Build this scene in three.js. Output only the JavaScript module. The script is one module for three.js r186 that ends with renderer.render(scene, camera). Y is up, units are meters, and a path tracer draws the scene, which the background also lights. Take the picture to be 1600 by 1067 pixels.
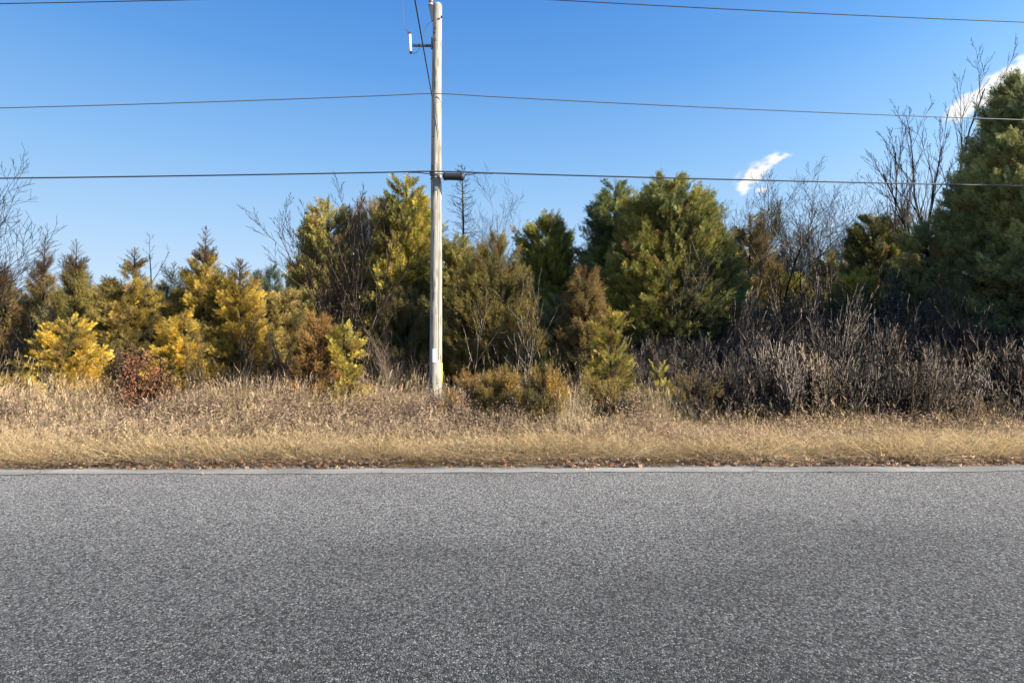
import * as THREE from 'three';

// ---------------------------------------------------------------- camera, sky, sun, exposure
const scene = new THREE.Scene();
const EYE = 1.7;
const camera = new THREE.PerspectiveCamera(61.9, 1024 / 682, 0.1, 2000);
camera.position.set(0, EYE, 0);
camera.lookAt(0, EYE, -10);
const renderer = new THREE.WebGLRenderer({ antialias: true });
renderer.setSize(1024, 682);
renderer.toneMapping = THREE.LinearToneMapping;
renderer.toneMappingExposure = 3.0;
renderer.shadowMap.enabled = true;
const SUN_DIR = new THREE.Vector3(0.92, 0.50, 0.37).normalize();   // low winter sun, from the right and a little behind
const sun = new THREE.DirectionalLight(new THREE.Color(1.0, 0.9, 0.74), 5.0);
sun.position.copy(SUN_DIR).multiplyScalar(120);
sun.castShadow = true;
sun.shadow.mapSize.set(4096, 4096);
Object.assign(sun.shadow.camera, { left: -40, right: 40, top: 40, bottom: -40, near: 1, far: 300 });
scene.add(sun, sun.target);
const SKY_GAIN = 0.352;

// ---------------------------------------------------------------- random and noise
function rng(seed) { let a = seed >>> 0; return () => { a = (a + 0x6D2B79F5) | 0; let t = Math.imul(a ^ (a >>> 15), 1 | a); t = (t + Math.imul(t ^ (t >>> 7), 61 | t)) ^ t; return ((t ^ (t >>> 14)) >>> 0) / 4294967296; }; }
function hash2(x, y, s) { let h = Math.imul(x, 374761393) ^ Math.imul(y, 668265263) ^ Math.imul(s, 974634521); h = Math.imul(h ^ (h >>> 13), 1274126177); return ((h ^ (h >>> 16)) >>> 0) / 4294967296; }
function vnoise(x, y, s = 1, p = 0) {
  let xi = Math.floor(x), yi = Math.floor(y); const fx = x - xi, fy = y - yi;
  const u = fx * fx * (3 - 2 * fx), v = fy * fy * (3 - 2 * fy);
  const w = k => p ? ((k % p) + p) % p : k;
  const a = hash2(w(xi), w(yi), s), b = hash2(w(xi + 1), w(yi), s), c = hash2(w(xi), w(yi + 1), s), d = hash2(w(xi + 1), w(yi + 1), s);
  return a + (b - a) * u + (c - a) * v + (a - b - c + d) * u * v;
}
function fbm(x, y, s = 1, oct = 4) { let f = 0, a = 0.5, n = 0; for (let i = 0; i < oct; i++) { f += a * vnoise(x, y, s + i); n += a; x *= 2.03; y *= 2.03; a *= 0.5; } return f / n; }
const clamp = (x, a = 0, b = 1) => Math.min(b, Math.max(a, x));
const lerp = (a, b, t) => a + (b - a) * t;
const smooth = (a, b, x) => { const t = clamp((x - a) / (b - a)); return t * t * (3 - 2 * t); };
const V = (x, y, z) => new THREE.Vector3(x, y, z);

// ---------------------------------------------------------------- the sky: clear winter blue, two small clouds low on the right
{
  const W = 4096, H = 2048, data = new Float32Array(W * H * 4);
  // colour against elevation in degrees
  const stops = [[0, 0.70, 0.83, 0.96], [5, 0.56, 0.74, 0.94], [10, 0.41, 0.64, 0.92], [17, 0.245, 0.50, 0.87], [25, 0.122, 0.345, 0.77], [33, 0.068, 0.245, 0.68], [60, 0.062, 0.215, 0.60], [90, 0.055, 0.19, 0.55]];
  const grad = [];
  for (let j = 0; j < H; j++) {
    const e = (j + 0.5) / H * 180 - 90;
    if (e <= 0) { grad.push([0.20, 0.19, 0.17]); continue; }
    let k = 0; while (k < stops.length - 2 && e > stops[k + 1][0]) k++;
    const t = clamp((e - stops[k][0]) / (stops[k + 1][0] - stops[k][0]));
    grad.push([1, 2, 3].map(c => lerp(stops[k][c], stops[k + 1][c], t)));
  }
  // a cloud is a few drawn-out puffs, each [azimuth, elevation, length, width, slope, weight] in degrees
  const puffs = [[22.9, 15.0, 1.9, 0.9, 0.62, 1.4], [25.0, 16.3, 1.4, 0.45, 0.20, 1.3], [23.9, 13.9, 1.1, 0.4, 0.9, 1.0], [22.0, 13.9, 1.0, 0.5, 1.1, 0.6],
    [38.7, 17.9, 1.5, 0.5, 0.5, 1.1], [40.0, 18.5, 3.2, 0.85, 0.50, 1.5], [43.5, 19.8, 4.0, 1.0, 0.30, 1.5], [48.0, 21.0, 5.0, 1.4, 0.25, 1.2], [36.0, 18.9, 1.3, 0.35, 0.30, 0.22], [54, 22.5, 4, 1.0, 0.3, 0.6]];
  const sunAz = Math.atan2(SUN_DIR.x, -SUN_DIR.z), sunEl = Math.asin(SUN_DIR.y);
  for (let j = 0; j < H; j++) {
    const el = ((j + 0.5) / H - 0.5) * Math.PI, e = el * 180 / Math.PI, g = grad[j];
    for (let i = 0; i < W; i++) {
      const th = ((i + 0.5) / W - 0.5) * 2 * Math.PI;                  // atan2(z, x)
      let az = Math.atan2(Math.cos(th), -Math.sin(th));
      const q = (j * W + i) * 4;
      let r = g[0], gg = g[1], b = g[2];
      if (e > 0) {
        const cosA = Math.sin(el) * Math.sin(sunEl) + Math.cos(el) * Math.cos(sunEl) * Math.cos(az - sunAz);
        const glow = Math.pow(clamp(cosA * 0.5 + 0.5), 6);
        r *= 1 + 4.4 * glow; gg *= 1 + 3.0 * glow; b *= 1 + 2.0 * glow;
        az *= 180 / Math.PI;
        if (az > 18 && az < 62 && e > 10 && e < 27) {
          let d = 0;
          for (const [a0, e0, len, wid, sl, wt] of puffs) {
            const dx = az - a0, dy = e - e0, n = Math.hypot(1, sl), u = (dx + dy * sl) / n, v = (dy - dx * sl) / n;
            d += wt * Math.exp(-(u * u) / (len * len * 0.55) - (v * v) / (wid * wid * 0.8));
          }
          if (d > 0.01) {
            const n = fbm(az * 1.5 - e * 1.2, e * 2.6 + az * 0.4, 31, 5);
            const c = smooth(0.2, 1.0, d * (0.1 + 1.6 * n) + (n - 0.5) * 0.7 * clamp(d * 2.5));
            r = lerp(r, 0.97, c); gg = lerp(gg, 0.98, c); b = lerp(b, 1.0, c);
          }
        }
      }
      data[q] = r * SKY_GAIN; data[q + 1] = gg * SKY_GAIN; data[q + 2] = b * SKY_GAIN; data[q + 3] = 1;
    }
  }
  const sky = new THREE.DataTexture(data, W, H, THREE.RGBAFormat, THREE.FloatType);
  sky.mapping = THREE.EquirectangularReflectionMapping;
  sky.magFilter = sky.minFilter = THREE.LinearFilter;
  sky.needsUpdate = true;
  scene.background = sky;
  scene.environment = sky;
}

// ---------------------------------------------------------------- geometry collector
class Geo {
  constructor() { this.p = []; this.c = []; this.n = []; this.i = []; this.u = []; }
  vert(v, n, c, u = 0, w = 0) { this.p.push(v.x, v.y, v.z); this.n.push(n.x, n.y, n.z); this.c.push(c[0], c[1], c[2]); this.u.push(u, w); return this.p.length / 3 - 1; }
  tri(a, b, c) { this.i.push(a, b, c); }
  kite(o, d, side, len, wid, nrm, c, c2 = c) {                            // a leaf-like flat piece with its widest point past the middle
    const m = o.clone().addScaledVector(d, len * 0.55), t = o.clone().addScaledVector(d, len);
    const a = this.vert(o, nrm, c), b = this.vert(m.clone().addScaledVector(side, wid / 2), nrm, c), e = this.vert(t, nrm, c2), f = this.vert(m.addScaledVector(side, -wid / 2), nrm, c);
    this.tri(a, b, e); this.tri(a, e, f);
  }
  tube(pts, rad, sides, c, c2 = c) {
    const n = pts.length; let last = null, dist = 0;
    const ref = V(0.31, 0.2, 0.93);
    for (let k = 0; k < n; k++) {
      const d = pts[Math.min(n - 1, k + 1)].clone().sub(pts[Math.max(0, k - 1)]).normalize();
      const s = d.clone().cross(ref); if (s.lengthSq() < 1e-4) s.set(1, 0, 0); s.normalize();
      const w = d.clone().cross(s);
      if (k) dist += pts[k].distanceTo(pts[k - 1]);
      const t = k / (n - 1), col = [lerp(c[0], c2[0], t), lerp(c[1], c2[1], t), lerp(c[2], c2[2], t)], ring = [];
      for (let q = 0; q < sides; q++) {
        const a = q / sides * Math.PI * 2, nn = s.clone().multiplyScalar(Math.cos(a)).addScaledVector(w, Math.sin(a));
        ring.push(this.vert(pts[k].clone().addScaledVector(nn, rad[k]), nn, col, q / sides, dist));
      }
      if (last) for (let q = 0; q < sides; q++) { const r = (q + 1) % sides; this.tri(last[q], ring[q], last[r]); this.tri(last[r], ring[q], ring[r]); }
      last = ring;
    }
  }
  done() {
    const g = new THREE.BufferGeometry();
    g.setAttribute('position', new THREE.Float32BufferAttribute(this.p, 3));
    g.setAttribute('normal', new THREE.Float32BufferAttribute(this.n, 3));
    g.setAttribute('color', new THREE.Float32BufferAttribute(this.c, 3));
    g.setAttribute('uv', new THREE.Float32BufferAttribute(this.u, 2));
    g.setIndex(this.i);
    return g;
  }
}

// ---------------------------------------------------------------- scene bookkeeping
const used = new Map();
function numbered(name) { const n = used.get(name) || 0; used.set(name, n + 1); return n ? `${name}_${String(n).padStart(3, '0')}` : name; }
function meta(o, label, category, group, kind) { if (label) o.userData.label = label; if (category) o.userData.category = category; if (group) o.userData.group = group; if (kind) o.userData.kind = kind; return o; }
function thing(name, label, category, pos = [0, 0, 0], group) { const o = new THREE.Group(); o.name = numbered(name); o.position.set(...pos); scene.add(o); return meta(o, label, category, group); }
function mesh(name, geo, mat, parent = scene, kind) { const m = new THREE.Mesh(geo, mat); m.name = parent === scene ? numbered(name) : name; m.castShadow = m.receiveShadow = true; parent.add(m); if (kind) m.userData.kind = kind; return m; }
const M4 = new THREE.Matrix4();
class Scatter {                                                             // placements for one InstancedMesh
  constructor() { this.m = []; this.c = []; }
  put(pos, dir, nrm, sx, sy, sz, col) {                                     // local +y along dir, local +z near nrm
    const y = dir, x = y.clone().cross(nrm); if (x.lengthSq() < 1e-5) x.set(1, 0, 0); x.normalize();
    const z = x.clone().cross(y).normalize();
    this.m.push(x.x * sx, x.y * sx, x.z * sx, 0, y.x * sy, y.y * sy, y.z * sy, 0, z.x * sz, z.y * sz, z.z * sz, 0, pos.x, pos.y, pos.z, 1);
    this.c.push(col[0], col[1], col[2]);
  }
  build(name, geo, mat, parent = scene, kind = 'stuff') {
    const n = this.m.length / 16; if (!n) return null;
    const im = new THREE.InstancedMesh(geo, mat, n);
    for (let k = 0; k < n; k++) { im.setMatrixAt(k, M4.fromArray(this.m, k * 16)); im.setColorAt(k, new THREE.Color().setRGB(this.c[k * 3], this.c[k * 3 + 1], this.c[k * 3 + 2])); }
    im.name = parent === scene ? numbered(name) : name; im.castShadow = im.receiveShadow = true; im.userData.kind = kind; parent.add(im);
    return im;
  }
}

// ---------------------------------------------------------------- materials
function dataTex(w, h, fill, srgb = false) {
  const d = new Uint8Array(w * h * 4);
  for (let j = 0; j < h; j++) for (let i = 0; i < w; i++) { const c = fill(i, j), q = (j * w + i) * 4; d[q] = clamp(c[0]) * 255; d[q + 1] = clamp(c[1]) * 255; d[q + 2] = clamp(c[2]) * 255; d[q + 3] = 255; }
  const t = new THREE.DataTexture(d, w, h); t.wrapS = t.wrapT = THREE.RepeatWrapping; t.magFilter = THREE.LinearFilter; t.minFilter = THREE.LinearMipmapLinearFilter; t.generateMipmaps = true;
  if (srgb) t.colorSpace = THREE.SRGBColorSpace; t.needsUpdate = true; return t;
}
const foliageMat = new THREE.MeshPhysicalMaterial({ color: 0xffffff, vertexColors: true, roughness: 1, side: THREE.DoubleSide, transmission: 0.3, thickness: 0, specularIntensity: 0.5 });
const grassMat = new THREE.MeshPhysicalMaterial({ color: 0xffffff, vertexColors: true, roughness: 1, side: THREE.DoubleSide, transmission: 0.45, thickness: 0, specularIntensity: 0.4 });
const twigMat = new THREE.MeshStandardMaterial({ color: 0xffffff, vertexColors: true, roughness: 0.85 });
const barkTex = dataTex(128, 256, (i, j) => { const n = vnoise(i / 8, j / 40, 5, 0) * 0.6 + vnoise(i / 3, j / 11, 6) * 0.4; return [0.45 + 0.5 * n, 0.45 + 0.5 * n, 0.45 + 0.5 * n]; });
const trunkMat = new THREE.MeshStandardMaterial({ color: 0xffffff, vertexColors: true, roughness: 0.95, map: barkTex, bumpMap: barkTex, bumpScale: 0.015 });

// ---------------------------------------------------------------- road, verge and ground
const YAW = 0.019, EDGE = 7.80;
const edgeZ = x => -(EDGE + Math.tan(YAW) * x);
const groundY = (x, z) => { const d = edgeZ(x) - z; return d < 0 ? -0.03 : -0.03 - 0.10 * smooth(0.5, 2.5, d) + 0.16 * smooth(4, 9, d) + 0.5 * smooth(10, 40, d) + (fbm(x * 0.4, z * 0.4, 90, 3) - 0.5) * 0.22 * smooth(0.6, 3, d); };
{
  const soilTex = dataTex(512, 512, (i, j) => {
    const n = vnoise(i / 32, j / 32, 11, 16) * 0.4 + vnoise(i / 8, j / 8, 12, 64) * 0.35 + vnoise(i / 2, j / 2, 13, 256) * 0.25, s = vnoise(i / 4, j / 16, 14, 0) * 0.2;
    return [0.46 + 0.36 * n + s * 0.2, 0.385 + 0.32 * n + s * 0.15, 0.28 + 0.24 * n + s * 0.08];
  }, true);
  // one sheet, finely divided near the verge, coarse out to the horizon
  const xs = [], zs = [];
  for (let x = -30; x <= 30; x += 0.5) xs.push(x); for (const x of [45, 70, 120, 250, 600]) { xs.push(x); xs.unshift(-x); }
  for (let z = -40; z <= -7; z += 0.3) zs.push(z); for (const z of [-60, -100, -250, -600]) zs.unshift(z); for (const z of [-4, 0, 4, 8, 20, 60, 200, 600]) zs.push(z);
  const p = [], u = [], ix = [], vc = [];
  for (const z of zs) for (const x of xs) { const d = edgeZ(x) - z, th = smooth(0.05, 0.35, d) * (1 - smooth(1.2, 3.2, d)); vc.push(lerp(0.62, 1.25, th), lerp(0.58, 1.02, th), lerp(0.55, 0.72, th)); p.push(x, z > -7 ? -0.05 : Math.min(groundY(x, z), 0.6), z); u.push(x / 1.7, z / 1.7); }
  for (let j = 0; j < zs.length - 1; j++) for (let i = 0; i < xs.length - 1; i++) { const a = j * xs.length + i, b = a + 1, c = a + xs.length, d = c + 1; ix.push(a, c, b, b, c, d); }
  const g = new THREE.BufferGeometry(); g.setAttribute('position', new THREE.Float32BufferAttribute(p, 3)); g.setAttribute('uv', new THREE.Float32BufferAttribute(u, 2)); g.setAttribute('color', new THREE.Float32BufferAttribute(vc, 3)); g.setIndex(ix); g.computeVertexNormals();
  mesh('ground', g, new THREE.MeshStandardMaterial({ vertexColors: true, map: soilTex, bumpMap: soilTex, bumpScale: 0.04, roughness: 1 }), scene, 'structure');
}
{
  // chip-seal road: every stone of the surface is a cell of a jittered grid
  const S = 2048, CELLS = 205, per = S / CELLS, col = new Uint8Array(S * S * 4), hgt = new Uint8Array(S * S * 4);
  const jx = new Float32Array(CELLS * CELLS), jy = new Float32Array(CELLS * CELLS), tone = new Float32Array(CELLS * CELLS), warm = new Float32Array(CELLS * CELLS), rad = new Float32Array(CELLS * CELLS);
  const R = rng(5);
  for (let k = 0; k < CELLS * CELLS; k++) { jx[k] = R(); jy[k] = R(); tone[k] = R(); warm[k] = R(); rad[k] = R(); }
  for (let j = 0; j < S; j++) for (let i = 0; i < S; i++) {
    const gx = i / per, gy = j / per, cx = Math.floor(gx), cy = Math.floor(gy);
    let d1 = 9, d2 = 9, id = 0;
    for (let b = -1; b <= 1; b++) for (let a = -1; a <= 1; a++) {
      const kx = (cx + a + CELLS) % CELLS, ky = (cy + b + CELLS) % CELLS, k = ky * CELLS + kx;
      const dx = cx + a + jx[k] - gx, dy = cy + b + jy[k] - gy, d = dx * dx + dy * dy + rad[k] * 0.18;
      if (d < d1) { d2 = d1; d1 = d; id = k; } else if (d < d2) d2 = d;
    }
    const edge = clamp((Math.sqrt(d2) - Math.sqrt(d1)) * 2.6), q = (j * S + i) * 4;
    const up = smooth(0.05, 0.6, edge) * (0.45 + 0.55 * rad[(id * 7 + 3) % rad.length]);
    const t = tone[id], base = t < 0.18 ? 0.26 : t > 0.86 ? 0.64 : 0.42 + 0.22 * t, w = (warm[id] - 0.5) * 0.022;
    const f = 0.17 + 0.83 * up, grit = (hash2(i >> 1, j >> 1, 3) - 0.5) * 0.08;
    col[q] = clamp(base * f + grit + w) * 255; col[q + 1] = clamp(base * f + grit) * 255; col[q + 2] = clamp(base * f + grit - w * 0.9 + 0.008) * 255; col[q + 3] = 255;
    hgt[q] = hgt[q + 1] = hgt[q + 2] = clamp(up * 0.9 + grit) * 255; hgt[q + 3] = 255;
  }
  const tex = (d, srgb) => { const t = new THREE.DataTexture(d, S, S); t.wrapS = t.wrapT = THREE.RepeatWrapping; t.magFilter = THREE.LinearFilter; t.minFilter = THREE.LinearMipmapLinearFilter; t.generateMipmaps = true; if (srgb) t.colorSpace = THREE.SRGBColorSpace; t.needsUpdate = true; return t; };
  const mat = new THREE.MeshStandardMaterial({ map: tex(col, true), bumpMap: tex(hgt, false), bumpScale: 0.008, roughness: 1, vertexColors: true });
  const xs = [], zs = [];
  for (let x = -16; x <= 16; x += 0.25) xs.push(x); for (const x of [24, 40, 80, 200, 600]) { xs.push(x); xs.unshift(-x); }
  for (let z = -7.40; z <= 0.75; z += 0.12) zs.push(z);
  const p = [], u = [], c = [], ix = [];
  for (const z of zs) for (const x of xs) {
    const wob = z === zs[0] ? (fbm(x * 1.3, 4, 41, 3) - 0.5) * 0.14 : 0;
    p.push(x, 0.03 - Math.pow((z + 3.6) / 4, 2) * 0.03, z + wob); u.push(x / 2.9, z / 2.9);
    const lane = Math.exp(-Math.pow((z + 4.1) / 0.55, 2)) * 0.10 + Math.exp(-Math.pow((z + 2.4) / 0.5, 2)) * 0.12;         // polished darker wheel tracks
    const grazeLift = smooth(-2.4, -7.2, z) * 1.3;  // paler with distance: grazing-angle brightening painted into the road colour
    const patch = 0.26 * Math.exp(-Math.pow((x + 0.75) / 0.7, 2) - Math.pow((z + 4.55) / 0.22, 2)) + 0.2 * smooth(0.52, 0.72, fbm(x * 0.35 + 3, z * 0.9, 59, 4));
    const k = 0.62 * (1 - 0.006 * clamp(x, -12, 12)) * (1 - patch) * (1 - lane) * (1 + grazeLift) * (0.9 + 0.22 * fbm(x * 0.5, z * 1.4, 51, 4)) * (0.96 + 0.1 * fbm(x * 2.2, z * 4, 57, 3));  // paler leftwards: the sideways fall of light is painted into the colour
    c.push(k * (1.0 + 0.03 * grazeLift), k, k * (0.945 - 0.03 * grazeLift));
  }
  for (let j = 0; j < zs.length - 1; j++) for (let i = 0; i < xs.length - 1; i++) { const a = j * xs.length + i, b = a + 1, d = a + xs.length, e = d + 1; ix.push(a, d, b, b, d, e); }
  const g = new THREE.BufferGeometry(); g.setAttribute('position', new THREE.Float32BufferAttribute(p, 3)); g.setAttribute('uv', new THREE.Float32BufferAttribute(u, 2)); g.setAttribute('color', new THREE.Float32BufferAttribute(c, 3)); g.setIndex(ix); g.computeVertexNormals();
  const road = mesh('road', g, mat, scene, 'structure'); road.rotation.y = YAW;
  // the edge of the seal: a pale, dusty fringe with finer stone, broken where it meets the leaves
  const gritTex = dataTex(512, 512, (i, j) => { const n = hash2(i >> 1, j >> 1, 8) * 0.5 + hash2(i >> 2, j >> 2, 9) * 0.3 + vnoise(i / 24, j / 24, 10, 0) * 0.2; const v = 0.40 + 0.34 * n; return [v + 0.006, v, v - 0.012]; }, true);
  const sp = [], su = [], sc = [], si = [], rows = 7; let nx = 0;
  for (let x = -30; x <= 30.01; x += 0.12) {
    nx++;
    const z0 = -7.32 + (fbm(x * 0.7, 7, 61, 4) - 0.5) * 0.22 + (fbm(x * 4, 7, 62, 2) - 0.5) * 0.05, z1 = -EDGE - 0.14 + (fbm(x * 1.7, 2, 63, 4) - 0.5) * 0.22;
    for (let r = 0; r < rows; r++) {
      const t = r / (rows - 1), z = lerp(z0, z1, t), ridge = Math.exp(-Math.pow((t - 0.18 - 0.25 * fbm(x * 0.8, 1, 66, 3)) / 0.13, 2));
      sp.push(x, 0.012 + 0.018 * Math.sin(Math.PI * Math.min(1, t * 1.6)) * (0.6 + 0.8 * fbm(x * 3, t * 3, 64, 2)) - 0.035 * t, z); su.push(x / 0.5, z / 0.5);
      const k = (0.26 + 0.74 * Math.pow(fbm(x * 1.1, t * 2.5, 65, 4), 1.2)) * (1 + 0.34 * ridge) * (1 - 0.18 * t);
      sc.push(k, k * 0.97, k * 0.91);
    }
  }
  for (let i = 0; i < nx - 1; i++) for (let r = 0; r < rows - 1; r++) { const a = i * rows + r, b = a + 1, d = a + rows, e = d + 1; si.push(a, d, b, b, d, e); }
  const sg = new THREE.BufferGeometry(); sg.setAttribute('position', new THREE.Float32BufferAttribute(sp, 3)); sg.setAttribute('uv', new THREE.Float32BufferAttribute(su, 2)); sg.setAttribute('color', new THREE.Float32BufferAttribute(sc, 3)); sg.setIndex(si); sg.computeVertexNormals();
  const sh = mesh('road_edge', sg, new THREE.MeshStandardMaterial({ map: gritTex, bumpMap: gritTex, bumpScale: 0.006, roughness: 0.95, vertexColors: true, side: THREE.DoubleSide }), scene, 'structure');
  sh.rotation.y = YAW;
}

// ---------------------------------------------------------------- foliage pieces
// a cedar bough: a twig carrying flat fans of scale-leaf branchlets, about 0.7 m long, growing along +y
function cedarBough(seed) {
  const R = rng(seed), G = new Geo();
  const L = 0.68, bend = (R() - 0.3) * 0.25;
  const at = t => V(Math.sin(t * 2.2) * bend * 0.3, t * L, bend * t * t * 0.5);
  G.tube([at(0), at(0.5), at(1)], [0.009, 0.006, 0.003], 3, [0.55, 0.36, 0.3]);
  const fans = 17;
  for (let k = 0; k < fans; k++) {
    const t = 0.12 + 0.88 * (k + R() * 0.6) / fans, side = k % 2 ? 1 : -1, roll = (R() - 0.5) * 1.5;
    const ang = k === fans - 1 ? 0 : side * (0.55 + R() * 0.45);
    const d = V(Math.sin(ang) * Math.cos(roll), Math.cos(ang), Math.sin(ang) * Math.sin(roll) + (R() - 0.5) * 0.35).normalize();
    const nrm = V(-Math.sin(roll) + (R() - 0.5) * 0.5, (R() - 0.5) * 0.7, Math.cos(roll)).normalize();
    const s = d.clone().cross(nrm).normalize(), n2 = s.clone().cross(d).normalize();
    const len = (0.16 + 0.15 * R()) * (1.05 - 0.35 * t), o = at(t), tint = 0.75 + 0.5 * R(), warm = R();
    const c = [tint * (0.85 + 0.35 * warm), tint, tint * (1.0 - 0.25 * warm)], tip = [c[0] * 1.15, c[1] * 1.1, c[2] * 0.9];
    G.kite(o, d, s, len, 0.017, n2, c, tip);
    const m = 6;
    for (let q = 0; q < m; q++) for (const e of [1, -1]) {
      const f = (q + 0.4 + (e > 0 ? 0.3 : 0)) / m, a = 0.65 + R() * 0.3;
      const dd = d.clone().multiplyScalar(Math.cos(a)).addScaledVector(s, Math.sin(a) * e).addScaledVector(n2, (R() - 0.6) * 0.8).normalize();
      const ss = dd.clone().cross(n2).normalize(), nn = ss.clone().cross(dd).normalize();
      G.kite(o.clone().addScaledVector(d, len * f * 0.85), dd, ss, len * (0.60 - 0.40 * f) * (0.7 + 0.6 * R()), 0.014 + 0.007 * R(), nn, c, tip);
    }
  }
  return G.done();
}
// a juniper bough: plumes of fine needles that all sweep forward
function juniperBough(seed) {
  const R = rng(seed), G = new Geo();
  const L = 0.7, bend = 0.1 + R() * 0.2;
  const at = t => V(Math.sin(t * 3 + seed) * 0.03, t * L, bend * t * t * 0.6);
  G.tube([at(0), at(0.5), at(1)], [0.010, 0.007, 0.003], 3, [0.6, 0.4, 0.32]);
  const plumes = 17;
  for (let k = 0; k < plumes; k++) {
    const t = 0.1 + 0.9 * (k + R() * 0.7) / plumes, az = k * 2.4 + R(), a = k >= plumes - 1 ? 0.05 : 0.45 + R() * 0.35;
    const d = V(Math.sin(a) * Math.cos(az), Math.cos(a), Math.sin(a) * Math.sin(az)).normalize();
    const len = (0.17 + 0.15 * R()) * (1.1 - 0.45 * t), o = at(t), tint = 0.7 + 0.55 * R(), warm = R();
    const c = [tint * (0.85 + 0.4 * warm), tint, tint * (1 - 0.2 * warm)], tip = [c[0] * 1.2, c[1] * 1.05, c[2] * 0.9];
    const s0 = d.clone().cross(V(0.3, 0.1, 0.9)).normalize(), w0 = d.clone().cross(s0);
    G.kite(o, d, s0, len, 0.014, w0, c, tip);
    for (let q = 0; q < 12; q++) {
      const f = 0.1 + 0.85 * q / 12, b = q * 2.4 + R(), aa = 0.5 + 0.25 * R();
      const out = s0.clone().multiplyScalar(Math.cos(b)).addScaledVector(w0, Math.sin(b));
      const dd = d.clone().multiplyScalar(Math.cos(aa)).addScaledVector(out, Math.sin(aa)).normalize();
      const ss = dd.clone().cross(d).normalize(), nn = ss.clone().cross(dd).normalize();
      G.kite(o.clone().addScaledVector(d, len * f), dd, ss, len * (0.48 - 0.25 * f), 0.012, nn, c, tip);
    }
  }
  return G.done();
}
const CEDAR = [1, 2, 3].map(k => cedarBough(100 + k)), JUNIPER = [1, 2].map(k => juniperBough(200 + k));

const MIXED = [CEDAR[0], CEDAR[1], JUNIPER[0], CEDAR[2]];
// ---------------------------------------------------------------- evergreen trees
const px = (p, z) => (p - 800) / 890 * z;                                    // metres to the side at a distance, for a bearing noted off the photograph
const topH = (p, z) => EYE + (533 - p) / 890 * z;
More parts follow.
